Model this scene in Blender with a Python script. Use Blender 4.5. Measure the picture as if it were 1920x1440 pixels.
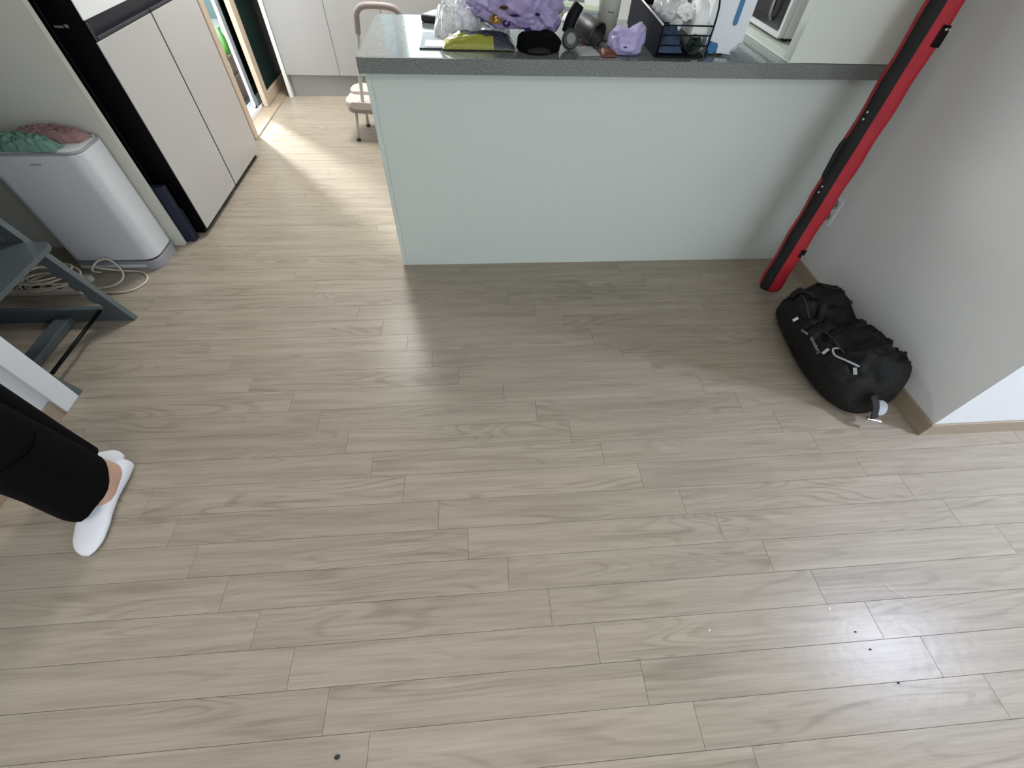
import bpy, bmesh, math, random
from mathutils import Vector, Matrix, noise

for o in list(bpy.data.objects): bpy.data.objects.remove(o)
scene = bpy.context.scene
COL = scene.collection
R = math.radians

# ------------------------------------------------------------------ camera
cam_d = bpy.data.cameras.new('camera')
cam_d.sensor_width = 36.0; cam_d.sensor_fit = 'HORIZONTAL'
cam_d.lens = 791.27 / 1920 * 36.0
cam_d.clip_start = 0.02
cam = bpy.data.objects.new('camera', cam_d); COL.objects.link(cam)
cam.location = (-0.060, -1.695, 1.321)
cam.rotation_euler = (R(37.862), R(-1.847), R(-4.209))
scene.camera = cam

# ------------------------------------------------------------------ world, lights, exposure
w = bpy.data.worlds.new('world'); scene.world = w; w.use_nodes = True
bg = w.node_tree.nodes['Background']
bg.inputs[0].default_value = (0.72, 0.84, 1.0, 1); bg.inputs[1].default_value = 1.6

def area(name, loc, target, sx, sy, power, col, spread=180):
    l = bpy.data.lights.new(name, 'AREA'); l.shape = 'RECTANGLE'; l.size = sx; l.size_y = sy
    l.energy = power; l.color = col; l.spread = R(spread)
    o = bpy.data.objects.new(name, l); COL.objects.link(o)
    o.location = loc
    o.rotation_euler = (Vector(target) - Vector(loc)).to_track_quat('-Z', 'Y').to_euler()
    return o
# daylight through the living room's big window, behind the camera
area('living_window_daylight', (1.9, -4.35, 1.35), (1.0, 0, 0.6), 3.0, 2.0, 37, (0.97, 0.985, 1.0))
# utility room window
area('utility_window_daylight', (-3.62, 4.13, 1.75), (-0.9, 0.8, 0.0), 0.35, 0.5, 560, (0.98, 0.985, 1.0))
# ceiling lamps
def lamp(name, loc, r, power, col):
    l = bpy.data.lights.new(name, 'AREA'); l.shape = 'DISK'; l.size = r * 2; l.energy = power; l.color = col
    o = bpy.data.objects.new(name, l); COL.objects.link(o); o.location = loc; return o
area('kitchen_lamp_light', (-0.66, 1.65, 2.25), (-0.66, 1.65, 0.0), 0.50, 0.9, 58, (1.0, 0.98, 0.95))
lamp('living_lamp_light', (2.80, -1.53, 2.25), 0.10, 62, (0.72, 0.79, 1.0))
lamp('fill_lamp_light', (-0.6, -2.5, 2.25), 0.45, 17, (1.0, 0.97, 0.92))  # unseen lamp, added as fill for the right wall

vs = scene.view_settings
vs.view_transform = 'Standard'; vs.look = 'None'; vs.gamma = 1; vs.use_curve_mapping = False
vs.exposure = -0.13

# ------------------------------------------------------------------ materials
def s2l(c):
    return tuple(((v / 255) / 12.92 if v / 255 <= 0.04045 else (((v / 255) + 0.055) / 1.055) ** 2.4) for v in c)
def mat(name, rgb, rough=0.5, metal=0.0, spec=0.5, bump=None, var=None, trans=0.0, coat=0.0, alpha=1.0, sheen=0.0):
    """rgb is sRGB 0..255. bump=(scale,strength,distance); var=(scale,amount)"""
    m = bpy.data.materials.new(name); m.use_nodes = True
    nt = m.node_tree; b = nt.nodes['Principled BSDF']
    c = s2l(rgb)
    b.inputs['Base Color'].default_value = (*c, 1)
    b.inputs['Roughness'].default_value = rough
    b.inputs['Metallic'].default_value = metal
    b.inputs['Specular IOR Level'].default_value = spec
    b.inputs['Transmission Weight'].default_value = trans
    b.inputs['Coat Weight'].default_value = coat
    b.inputs['Alpha'].default_value = alpha
    b.inputs['Sheen Weight'].default_value = sheen
    if bump or var:
        tc = nt.nodes.new('ShaderNodeTexCoord')
    if bump:
        n = nt.nodes.new('ShaderNodeTexNoise'); n.inputs['Scale'].default_value = bump[0]; n.inputs['Detail'].default_value = 4
        nt.links.new(tc.outputs['Object'], n.inputs['Vector'])
        bp = nt.nodes.new('ShaderNodeBump'); bp.inputs['Strength'].default_value = bump[1]; bp.inputs['Distance'].default_value = bump[2]
        nt.links.new(n.outputs['Fac'], bp.inputs['Height']); nt.links.new(bp.outputs['Normal'], b.inputs['Normal'])
    if var:
        n = nt.nodes.new('ShaderNodeTexNoise'); n.inputs['Scale'].default_value = var[0]; n.inputs['Detail'].default_value = 5
        nt.links.new(tc.outputs['Object'], n.inputs['Vector'])
        mx = nt.nodes.new('ShaderNodeMix'); mx.data_type = 'RGBA'
        a = var[1]
        mx.inputs[6].default_value = (*[v * (1 - a) for v in c], 1); mx.inputs[7].default_value = (*[min(1, v * (1 + a)) for v in c], 1)
        rr = nt.nodes.new('ShaderNodeMapRange'); rr.inputs[1].default_value = 0.3; rr.inputs[2].default_value = 0.7
        nt.links.new(n.outputs['Fac'], rr.inputs[0]); nt.links.new(rr.outputs[0], mx.inputs[0])
        nt.links.new(mx.outputs[2], b.inputs['Base Color'])
    return m

def wood_floor():
    m = bpy.data.materials.new('laminate_plank'); m.use_nodes = True
    nt = m.node_tree; b = nt.nodes['Principled BSDF']; L = nt.links.new
    N = lambda t: nt.nodes.new(t)
    tc = N('ShaderNodeTexCoord'); oi = N('ShaderNodeObjectInfo')
    off = N('ShaderNodeVectorMath'); off.operation = 'SCALE'; 
    cmb = N('ShaderNodeCombineXYZ')
    mr = N('ShaderNodeMath'); mr.operation = 'MULTIPLY'; mr.inputs[1].default_value = 57.0
    L(oi.outputs['Random'], mr.inputs[0]); L(mr.outputs[0], cmb.inputs[0]); L(mr.outputs[0], cmb.inputs[2]); L(mr.outputs[0], cmb.inputs[1])
    add = N('ShaderNodeVectorMath'); add.operation = 'ADD'
    L(tc.outputs['Object'], add.inputs[0]); L(cmb.outputs[0], add.inputs[1])
    def stretched(sx, sy, scale, detail=4, dist=0.0, rough=0.55):
        mp = N('ShaderNodeMapping'); mp.inputs['Scale'].default_value = (sx, sy, 1); L(add.outputs[0], mp.inputs['Vector'])
        n = N('ShaderNodeTexNoise'); n.inputs['Scale'].default_value = scale; n.inputs['Detail'].default_value = detail
        n.inputs['Distortion'].default_value = dist; n.inputs['Roughness'].default_value = rough
        L(mp.outputs[0], n.inputs['Vector']); return n
    # cathedral grain: contour bands of a slowly varying, stretched field
    f = stretched(1.3, 10.0, 1.1, 1.5, 0.7, 0.4)
    m1 = N('ShaderNodeMath'); m1.operation = 'MULTIPLY'; m1.inputs[1].default_value = 75.0; L(f.outputs['Fac'], m1.inputs[0])
    s = N('ShaderNodeMath'); s.operation = 'SINE'; L(m1.outputs[0], s.inputs[0])
    r1 = N('ShaderNodeMapRange'); r1.inputs[1].default_value = 0.1; r1.inputs[2].default_value = 1.0; L(s.outputs[0], r1.inputs[0])
    amp = stretched(2.2, 12.0, 1.0, 2); ra = N('ShaderNodeMapRange'); ra.inputs[1].default_value = 0.42; ra.inputs[2].default_value = 0.68; L(amp.outputs['Fac'], ra.inputs[0])
    g1 = N('ShaderNodeMath'); g1.operation = 'MULTIPLY'; L(r1.outputs[0], g1.inputs[0]); L(ra.outputs[0], g1.inputs[1])
    fine = stretched(2.2, 70.0, 2.6, 5, 0.1, 0.6)
    rf = N('ShaderNodeMapRange'); rf.inputs[1].default_value = 0.38; rf.inputs[2].default_value = 0.72; L(fine.outputs['Fac'], rf.inputs[0])
    band = stretched(1.3, 22.0, 1.6, 3, 0.3)
    rb = N('ShaderNodeMapRange'); rb.inputs[1].default_value = 0.36; rb.inputs[2].default_value = 0.7; L(band.outputs['Fac'], rb.inputs[0])
    # total darkening
    t1 = N('ShaderNodeMath'); t1.operation = 'MULTIPLY_ADD'; t1.inputs[1].default_value = 0.42; L(g1.outputs[0], t1.inputs[0])
    t2 = N('ShaderNodeMath'); t2.operation = 'MULTIPLY'; t2.inputs[1].default_value = 0.32; L(rf.outputs[0], t2.inputs[0]); L(t2.outputs[0], t1.inputs[2])
    t3 = N('ShaderNodeMath'); t3.operation = 'MULTIPLY_ADD'; t3.inputs[1].default_value = 0.36; L(rb.outputs[0], t3.inputs[0]); L(t1.outputs[0], t3.inputs[2])
    mx = N('ShaderNodeMix'); mx.data_type = 'RGBA'
    mx.inputs[6].default_value = (*s2l((171, 160, 143)), 1); mx.inputs[7].default_value = (*s2l((128, 117, 102)), 1)
    mx.clamp_factor = True
    L(t3.outputs[0], mx.inputs[0])
    # per plank tone
    r2 = N('ShaderNodeMapRange'); r2.inputs[3].default_value = 0.955; r2.inputs[4].default_value = 1.035; L(oi.outputs['Random'], r2.inputs[0])
    hv = N('ShaderNodeHueSaturation'); hv.inputs['Saturation'].default_value = 0.95
    L(mx.outputs[2], hv.inputs['Color']); L(r2.outputs[0], hv.inputs['Value'])
    L(hv.outputs['Color'], b.inputs['Base Color'])
    b.inputs['Roughness'].default_value = 0.30; b.inputs['Specular IOR Level'].default_value = 0.27
    rn = stretched(1, 1, 40, 2)
    bp = N('ShaderNodeBump'); bp.inputs['Strength'].default_value = 0.20; bp.inputs['Distance'].default_value = 0.002
    L(rn.outputs['Fac'], bp.inputs['Height']); L(bp.outputs['Normal'], b.inputs['Normal'])
    return m

def wood_trim(name, a, bb):
    m = bpy.data.materials.new(name); m.use_nodes = True
    nt = m.node_tree; b = nt.nodes['Principled BSDF']; L = nt.links.new
    tc = nt.nodes.new('ShaderNodeTexCoord'); mp = nt.nodes.new('ShaderNodeMapping'); mp.inputs['Scale'].default_value = (4, 4, 60)
    n = nt.nodes.new('ShaderNodeTexNoise'); n.inputs['Scale'].default_value = 1.5; n.inputs['Detail'].default_value = 4
    mx = nt.nodes.new('ShaderNodeMix'); mx.data_type = 'RGBA'
    mx.inputs[6].default_value = (*s2l(a), 1); mx.inputs[7].default_value = (*s2l(bb), 1)
    L(tc.outputs['Object'], mp.inputs[0]); L(mp.outputs[0], n.inputs['Vector']); L(n.outputs['Fac'], mx.inputs[0]); L(mx.outputs[2], b.inputs['Base Color'])
    b.inputs['Roughness'].default_value = 0.5
    return m

def speckle(name, base, dark, light):
    m = bpy.data.materials.new(name); m.use_nodes = True
    nt = m.node_tree; b = nt.nodes['Principled BSDF']; L = nt.links.new
    tc = nt.nodes.new('ShaderNodeTexCoord')
    n = nt.nodes.new('ShaderNodeTexNoise'); n.inputs['Scale'].default_value = 260; n.inputs['Detail'].default_value = 3
    L(tc.outputs['Object'], n.inputs['Vector'])
    cr = nt.nodes.new('ShaderNodeValToRGB')
    e = cr.color_ramp.elements; e[0].position = 0.36; e[0].color = (*s2l(dark), 1); e[1].position = 0.66; e[1].color = (*s2l(light), 1)
    k = cr.color_ramp.elements.new(0.5); k.color = (*s2l(base), 1)
    L(n.outputs['Fac'], cr.inputs[0]); L(cr.outputs[0], b.inputs['Base Color'])
    b.inputs['Roughness'].default_value = 0.10; b.inputs['Specular IOR Level'].default_value = 0.75
    return m

def glass(name, rgb, rough=0.05, a=0.25):
    """thin clear film / pane: transparent mixed with gloss"""
    m = bpy.data.materials.new(name); m.use_nodes = True
    nt = m.node_tree; b = nt.nodes['Principled BSDF']; out = nt.nodes['Material Output']
    b.inputs['Base Color'].default_value = (*s2l(rgb), 1); b.inputs['Roughness'].default_value = rough
    tr = nt.nodes.new('ShaderNodeBsdfTransparent'); mix = nt.nodes.new('ShaderNodeMixShader'); mix.inputs[0].default_value = a
    nt.links.new(tr.outputs[0], mix.inputs[1]); nt.links.new(b.outputs[0], mix.inputs[2]); nt.links.new(mix.outputs[0], out.inputs[0])
    return m

def emit(name, rgb, s):
    m = bpy.data.materials.new(name); m.use_nodes = True
    b = m.node_tree.nodes['Principled BSDF']
    b.inputs['Base Color'].default_value = (*s2l(rgb), 1); b.inputs['Emission Color'].default_value = (*s2l(rgb), 1); b.inputs['Emission Strength'].default_value = s
    return m

M = dict(
    floor=wood_floor(),
    gap=mat('floor_underlay', (128, 117, 104), 0.9),
    wall=mat('wallpaper_grey', (222, 225, 225), 0.75, bump=(420, 0.18, 0.002), var=(1.3, 0.03)),
    walla=mat('wall_alcove_paint', (202, 203, 192), 0.75, bump=(300, 0.1, 0.001)),
    wallw=mat('wall_white', (226, 230, 232), 0.7, bump=(300, 0.1, 0.001)),
    ceil=mat('ceiling_white', (225, 225, 222), 0.9, bump=(200, 0.1, 0.001)),
    panel=mat('island_panel', (208, 218, 212), 0.42, bump=(900, 0.05, 0.0005)),
    panel2=mat('column_panel', (214, 222, 212), 0.42, bump=(900, 0.05, 0.0005)),
    trim=wood_trim('skirting_oak', (172, 157, 136), (148, 133, 114)),
    jamb=wood_trim('jamb_oak', (202, 184, 164), (184, 165, 144)),
    cabinet=mat('cabinet_grey', (158, 157, 155), 0.45),
    kick=mat('cabinet_kick', (142, 142, 140), 0.5),
    counter=speckle('counter_granite_laminate', (110, 117, 114), (88, 95, 92), (136, 143, 138)),
    alu=mat('aluminium', (190, 200, 208), 0.35, metal=0.4),
    whiteplastic=mat('white_plastic', (228, 230, 230), 0.35),
    rail=mat('rail_white', (232, 236, 244), 0.4),
    black=mat('black', (10, 10, 12), 0.35),
    blacksat=mat('black_satin_metal', (6, 6, 8), 0.5, spec=0.15),
    fridge=mat('fridge_panel_greige', (180, 177, 175), 0.38),
    fridgew=mat('fridge_panel_white', (222, 224, 224), 0.38),
    darkgrey=mat('handle_recess', (48, 48, 56), 0.35),
    navy=mat('navy', (20, 28, 52), 0.6), navyd=mat('navy_dark', (9, 12, 24), 0.7, spec=0.2),
    glassdark=mat('green_glass_dim_behind', (20, 40, 37), 0.12, spec=0.6),  # opaque; the dim room behind the glass is put into its colour
    pur=mat('purifier_body', (206, 209, 212), 0.32, var=(60, 0.03)),
    pur2=mat('purifier_base', (150, 150, 154), 0.45),
    chair=mat('chair_grey_paint', (80, 88, 90), 0.4),
    cord=mat('cord_ivory', (200, 190, 172), 0.5),
    skin=mat('skin', (205, 165, 142), 0.55),
    sock=mat('white_sock', (232, 234, 238), 0.85, bump=(700, 0.3, 0.001), sheen=0.2),
    pants=mat('black_trousers', (9, 9, 11), 0.95, spec=0.1, bump=(500, 0.2, 0.001)),
    shirt=mat('grey_shirt', (70, 72, 78), 0.9, bump=(500, 0.2, 0.001)),
    hair=mat('hair_black', (16, 13, 12), 0.5),
    red=mat('red_fabric', (176, 26, 42), 0.6, bump=(60, 0.3, 0.003), var=(30, 0.12)),
    blackfab=mat('black_fabric', (9, 10, 12), 0.7, bump=(60, 0.25, 0.002)),
    bag=mat('duffel_black', (8, 9, 10), 0.6, spec=0.3, bump=(11, 0.5, 0.02)),
    baglt=mat('reflective_tape', (170, 176, 182), 0.3, metal=0.2),
    silver=mat('silver', (205, 205, 205), 0.25, metal=0.9),
    lav=mat('lavender_film', (164, 152, 194), 0.38, bump=(35, 0.4, 0.006), var=(12, 0.08)),
    lav2=mat('lavender_film_pale', (176, 168, 212), 0.35, bump=(45, 0.4, 0.004), var=(18, 0.08)),
    foil=mat('foil_pattern_bag', (232, 238, 234), 0.2, bump=(60, 0.5, 0.003), var=(130, 0.3)),
    olive=mat('olive_film', (146, 148, 50), 0.28, bump=(50, 0.4, 0.004)),
    slate=mat('slate_film', (52, 55, 66), 0.2, bump=(40, 0.4, 0.004)),
    film=glass('clear_film', (235, 238, 240), 0.08, 0.3),
    filmw=glass('milky_film', (235, 238, 240), 0.15, 0.62),
    green=mat('green_screen', (78, 170, 74), 0.3),
    paper=mat('paper_white', (236, 240, 238), 0.6),
    cream=mat('tumbler_cream', (186, 188, 174), 0.38),
    mug=mat('dark_grey_plastic', (44, 46, 46), 0.45),
    disc=mat('grey_disc', (128, 134, 132), 0.4),
    palegreen=mat('pale_green_print', (206, 222, 196), 0.5),
    blue=mat('blue_plastic', (22, 108, 158), 0.3),
    jug=mat('jug_white', (222, 230, 234), 0.28, coat=0.3),
    brown=mat('chocolate_wrapper', (98, 52, 34), 0.4),
    redp=mat('red_print', (200, 90, 84), 0.5),
    cloth=mat('rolled_cloth', (138, 154, 148), 0.8, var=(60, 0.2)),
    denim=mat('denim_cloth', (54, 74, 102), 0.8, var=(40, 0.2)),
    gold=mat('gold_print', (190, 132, 30), 0.4),
    purple=mat('purple_print', (58, 32, 112), 0.5),
    teal=mat('teal_wall', (58, 78, 78), 0.4),
    card=mat('cardboard', (118, 100, 84), 0.8, var=(6, 0.08)),
    greenb=mat('green_bottle', (92, 158, 72), 0.2, trans=0.3),
    mint=mat('mint_cloth', (112, 148, 132), 0.9, bump=(120, 0.4, 0.002)),
    pink=mat('pink_cloth', (150, 118, 116), 0.9, bump=(120, 0.4, 0.002)),
    seatc=mat('stool_cushion', (196, 184, 178), 0.5),
    tubew=mat('stool_tube', (196, 198, 190), 0.4),
    grip=mat('stool_grip', (150, 138, 134), 0.5),
    ink=mat('print_ink', (40, 40, 44), 0.7),
    inkgrey=mat('print_ink_grey', (128, 128, 130), 0.6),
    redrub=mat('mw_dark', (30, 29, 31), 0.2),
    sky=emit('window_sky', (222, 243, 255), 3.8),
    lampe=emit('lamp_diffuser', (255, 250, 242), 1.5),
    lampb=emit('lamp_diffuser_cool', (200, 214, 255), 14.0),
    yellow=mat('yellow_plastic', (206, 164, 60), 0.5),
)

# ------------------------------------------------------------------ helpers
def obj(name, bm, m, parent=None, smooth=False, kind=None, label=None, loc=None):
    me = bpy.data.meshes.new(name)
    bm.normal_update()
    bm.to_mesh(me); bm.free()
    if smooth:
        for p in me.polygons: p.use_smooth = True
    ms = m if isinstance(m, (list, tuple)) else [m]
    for x in ms: me.materials.append(M[x] if isinstance(x, str) else x)
    o = bpy.data.objects.new(name, me); COL.objects.link(o)
    if parent is not None:
        o.parent = parent
        # geometry is given in world coordinates: undo the parent's (pure translation/rotation) transform
        o.matrix_parent_inverse = world(parent).inverted()
    if kind: o['kind'] = kind
    if label: o['label'] = label
    return o
def world(o):
    m = o.matrix_basis.copy()
    if o.parent: m = world(o.parent) @ o.matrix_parent_inverse @ m
    return m
def tag(o, label, cat, group=None):
    o['label'] = label; o['category'] = cat
    if group: o['group'] = group
    return o
def thing(name, loc, label, cat, group=None):
    o = bpy.data.objects.new(name, None); COL.objects.link(o); o.location = loc; o.empty_display_size = 0.05
    return tag(o, label, cat, group)
def BM(): return bmesh.new()
def box(bm, x0, x1, y0, y1, z0, z1, bev=0.0, mi=0, seg=2):
    vs_ = [bm.verts.new(p) for p in ((x0,y0,z0),(x1,y0,z0),(x1,y1,z0),(x0,y1,z0),(x0,y0,z1),(x1,y0,z1),(x1,y1,z1),(x0,y1,z1))]
    fs = [bm.faces.new([vs_[i] for i in f]) for f in ((3,2,1,0),(4,5,6,7),(0,1,5,4),(1,2,6,5),(2,3,7,6),(3,0,4,7))]
    for f in fs: f.material_index = mi
    if bev:
        ed = list({e for f in fs for e in f.edges})
        r = bmesh.ops.bevel(bm, geom=ed, offset=bev, segments=seg, affect='EDGES', profile=0.5)
        for f in r['faces']: f.material_index = mi
    return bm
def B(x0, x1, y0, y1, z0, z1, bev=0.0): return box(BM(), x0, x1, y0, y1, z0, z1, bev)
def prism(bm, pts, z0, z1, bev=0.0, axis='z', seg=3, mi=0):
    """extrude a polygon (ccw) along an axis"""
    def P(p, h):
        return {'z': (p[0], p[1], h), 'y': (p[0], h, p[1]), 'x': (h, p[0], p[1])}[axis]
    a = [bm.verts.new(P(p, z0)) for p in pts]; b = [bm.verts.new(P(p, z1)) for p in pts]
    n = len(pts)
    fs = [bm.faces.new(a[::-1]), bm.faces.new(b)]
    for i in range(n): fs.append(bm.faces.new((a[i], a[(i+1)%n], b[(i+1)%n], b[i])))
    for f in fs: f.material_index = mi
    if bev:
        ed = list({e for f in fs for e in f.edges})
        bmesh.ops.bevel(bm, geom=ed, offset=bev, segments=seg, affect='EDGES', profile=0.5)
    bmesh.ops.recalc_face_normals(bm, faces=bm.faces)
    return bm
def rrect(x0, x1, y0, y1, r, n=5):
    out = []
    for cx, cy, a0 in ((x1-r, y0+r, -90), (x1-r, y1-r, 0), (x0+r, y1-r, 90), (x0+r, y0+r, 180)):
        for i in range(n+1):
            a = R(a0 + 90*i/n); out.append((cx + r*math.cos(a), cy + r*math.sin(a)))
    return out
def catmull(pts, n=8, closed=False):
    P = [Vector(p) for p in pts]; out = []
    N = len(P)
    rng = range(N if closed else N-1)
    for i in rng:
        g = (lambda k: P[k % N]) if closed else (lambda k: P[max(0, min(N-1, k))])
        p0, p1, p2, p3 = g(i-1), g(i), g(i+1), g(i+2)
        for j in range(n):
            t = j/n
            out.append(0.5*((2*p1)+(p2-p0)*t+(2*p0-5*p1+4*p2-p3)*t*t+(3*p1-p0-3*p2+p3)*t**3))
    if not closed: out.append(P[-1])
    return out
def tube(bm, pts, r, seg=10, closed=False, caps=True, mi=0, flat=1.0):
    P = [Vector(p) for p in pts]; n = len(P)
    rad = r if callable(r) else (lambda t: r)
    rings = []; up = None
    for i in range(n):
        if closed: t = (P[(i+1) % n] - P[i-1])
        else: t = P[min(n-1, i+1)] - P[max(0, i-1)]
        t.normalize()
        if up is None:
            up = Vector((0,0,1)) if abs(t.z) < 0.9 else Vector((1,0,0))
        u = up - t*up.dot(t)
        if u.length < 1e-5: u = Vector((0,1,0)) - t*t.y
        u.normalize(); v = t.cross(u); up = u
        rr = rad(i/(n-1))
        rings.append([bm.verts.new(P[i] + u*rr*flat*math.cos(2*math.pi*k/seg) + v*rr*math.sin(2*math.pi*k/seg)) for k in range(seg)])
    m = n if closed else n-1
    for i in range(m):
        a = rings[i]; b = rings[(i+1) % n]
        for k in range(seg):
            f = bm.faces.new((a[k], a[(k+1)%seg], b[(k+1)%seg], b[k])); f.material_index = mi; f.smooth = True
    if caps and not closed:
        bm.faces.new(rings[0][::-1]).material_index = mi; bm.faces.new(rings[-1]).material_index = mi
    return bm
def lathe(bm, prof, c, seg=24, mi=0, axis=None):
    """prof: list of (r, h); c: base centre; axis: optional Matrix 3x3"""
    rings = []
    for r, h in prof:
        ring = []
        for k in range(seg):
            a = 2*math.pi*k/seg
            v = Vector((r*math.cos(a), r*math.sin(a), h))
            if axis is not None: v = axis @ v
            ring.append(bm.verts.new(v + Vector(c)))
        rings.append(ring)
    for i in range(len(rings)-1):
        for k in range(seg):
            f = bm.faces.new((rings[i][k], rings[i][(k+1)%seg], rings[i+1][(k+1)%seg], rings[i+1][k])); f.material_index = mi
    bm.faces.new(rings[0][::-1]).material_index = mi; bm.faces.new(rings[-1]).material_index = mi
    return bm
def loft(bm, rings, caps=True, mi=0):
    V = [[bm.verts.new(p) for p in r] for r in rings]; n = len(rings[0])
    for i in range(len(V)-1):
        for k in range(n):
            f = bm.faces.new((V[i][k], V[i][(k+1)%n], V[i+1][(k+1)%n], V[i+1][k])); f.smooth = True; f.material_index = mi
    if caps: bm.faces.new(V[0][::-1]); bm.faces.new(V[-1])
    return bm
def blob(c, sx, sy, sz, amp, freq, seed, sub=4, floor=None, power=1.0, rotz=0.0, flat=None):
    """crumpled closed surface: superellipsoid with ridged noise; floor clamps its underside"""
    bm = BM(); bmesh.ops.create_icosphere(bm, subdivisions=sub, radius=1)
    ca, sa = math.cos(rotz), math.sin(rotz)
    for v in bm.verts:
        d = v.co.normalized()
        p = Vector([math.copysign(abs(q)**power, q) for q in d])
        n1 = noise.noise(d*freq + Vector((seed*7.3, seed*1.7, seed)))
        n2 = 1 - 2*abs(noise.noise(d*freq*2.1 + Vector((seed, seed*3.1, 5))))
        n3 = 1 - 2*abs(noise.noise(d*freq*4.3 + Vector((seed*2, 9, seed))))
        k = 1 + amp*(0.9*n1 + 0.45*n2 + 0.2*n3)
        q = Vector((p.x*sx*k, p.y*sy*k, p.z*sz*k))
        q = Vector((q.x*ca - q.y*sa, q.x*sa + q.y*ca, q.z)) + Vector(c)
        if floor is not None and q.z < floor: q.z = floor + 0.0015*(1+n1)
        v.co = q
    return bm
def cloth_heap(c, sx, sy, h, seed, n=40, folds=5.0, rotz=0.0, zf=0.0):
    """a crumpled sheet lying in a heap: closed at the rim on its support"""
    bm = BM(); V = []
    ca, sa = math.cos(rotz), math.sin(rotz)
    for j in range(n+1):
        row = []
        for i in range(n+1):
            u = i/n*2-1; v = j/n*2-1
            e = max(0.0, 1 - (abs(u)**2.4 + abs(v)**2.4)) ** 0.45 if abs(u)**2.4+abs(v)**2.4 < 1 else 0
            q = Vector((u*folds*0.5+seed, v*folds*0.5-seed, seed*2))
            r = 1 - 2*abs(noise.noise(q*1.1)); r2 = 1 - 2*abs(noise.noise(q*2.3))
            z = h*e*(0.45 + 0.4*r + 0.18*r2)
            du = 0.1*noise.noise(q*1.7+Vector((3,0,0))); dv = 0.1*noise.noise(q*1.7+Vector((0,7,0)))
            x = (u+du)*sx; y = (v+dv)*sy
            row.append(bm.verts.new((c[0]+x*ca-y*sa, c[1]+x*sa+y*ca, c[2]+zf+max(0.001, z))))
        V.append(row)
    for j in range(n):
        for i in range(n):
            bm.faces.new((V[j][i], V[j][i+1], V[j+1][i+1], V[j+1][i])).smooth = True
    # underside so that it has thickness
    rim = [V[0][i] for i in range(n+1)] + [V[j][n] for j in range(1, n+1)] + [V[n][i] for i in range(n-1, -1, -1)] + [V[j][0] for j in range(n-1, 0, -1)]
    low = [bm.verts.new((v.co.x, v.co.y, c[2]+zf)) for v in rim]
    L = len(rim)
    for k in range(L): bm.faces.new((rim[(k+1) % L], rim[k], low[k], low[(k+1) % L]))
    bm.faces.new(low[::-1])
    return bm
def text(name, s, size, m, parent, loc, xdir, ydir, ext=0.0004, align='CENTER'):
    """flat lettering as a mesh; xdir = reading direction, ydir = up of the letters"""
    cu = bpy.data.curves.new(name, 'FONT'); cu.body = s; cu.size = size; cu.extrude = ext; cu.align_x = align; cu.align_y = 'CENTER'
    t = bpy.data.objects.new(name, cu); COL.objects.link(t)
    dg = bpy.context.evaluated_depsgraph_get(); me = bpy.data.meshes.new_from_object(t.evaluated_get(dg))
    bpy.data.objects.remove(t)
    x = Vector(xdir).normalized(); y = Vector(ydir); y = (y - x*y.dot(x)).normalized(); z = x.cross(y)
    mt = Matrix(((x.x, y.x, z.x, loc[0]), (x.y, y.y, z.y, loc[1]), (x.z, y.z, z.z, loc[2]), (0,0,0,1)))
    me.transform(mt); me.materials.clear(); me.materials.append(M[m])
    o = bpy.data.objects.new(name, me); COL.objects.link(o)
    if parent: o.parent = parent; o.matrix_parent_inverse = world(parent).inverted()
    return o
def S(name, bm, m, parent=None, label=None):
    return obj(name, bm, m, parent, kind=None if parent else 'structure', label=label)

# ================================================================== STRUCTURE
# ------------------------------------------------ floor: subfloor slab + individual planks
HC = 2.30
slab = B(-4.3, 4.3, -4.5, 4.7, -0.06, -0.008)
floor = S('floor', slab, 'gap')
PW, PL, TH = 0.095, 0.80, 0.008
known = {0:-.030,1:.082,2:.197,3:.314,4:.429,5:.539,6:.647,7:.022,8:.140,9:.256,10:.355,11:.470,12:.586,13:.679,14:.795,15:.907,16:1.022,17:1.128,18:1.24,19:1.355}
def plank_mesh(L):
    bm = BM(); g = 0.00035
    x0, x1, y0, y1 = g, L-g, -PW+g, -g
    c = 0.0004
    b = [bm.verts.new(p) for p in ((x0,y0,-TH),(x1,y0,-TH),(x1,y1,-TH),(x0,y1,-TH))]
    m_ = [bm.verts.new(p) for p in ((x0,y0,-c),(x1,y0,-c),(x1,y1,-c),(x0,y1,-c))]
    t = [bm.verts.new(p) for p in ((x0+c,y0+c,0),(x1-c,y0+c,0),(x1-c,y1-c,0),(x0+c,y1-c,0))]
    for lo, hi in ((b, m_), (m_, t)):
        for k in range(4): bm.faces.new((lo[k], lo[(k+1)%4], hi[(k+1)%4], hi[k]))
    bm.faces.new(t)
    me = bpy.data.meshes.new('floor_plank'); bm.to_mesh(me); bm.free(); me.materials.append(M['floor']); return me
pmesh = plank_mesh(PL)
rest = BM(); rest_me = []
nplank = 0
for k in range(-25, 47):
    if k in known: b0 = known[k]
    elif k < 0: b0 = -.030 + .1143*k
    else: b0 = 1.355 + .1143*(k-19)
    # part of the floor the photograph sees
    ytop = -k*PW
    xmin, xmax = -1.545, 1.57
    if ytop > 0.12: xmax = -0.40
    if ytop < -0.98: xmin, xmax = -1.58, 2.35
    if -0.66 < ytop < 0.30: xmin = -2.35
    if k > 21: xmin = 99
    x = b0 - PL*math.ceil((b0 + 3.4)/PL)
    while x < 4.3:
        vis = (x + PL > xmin) and (x < xmax)
        if vis:
            o = bpy.data.objects.new('floor_plank', pmesh); COL.objects.link(o)
            o.location = (x, ytop, 0); o.parent = floor; nplank += 1
        else:
            rest_me.append((x, ytop))
        x += PL
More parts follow.
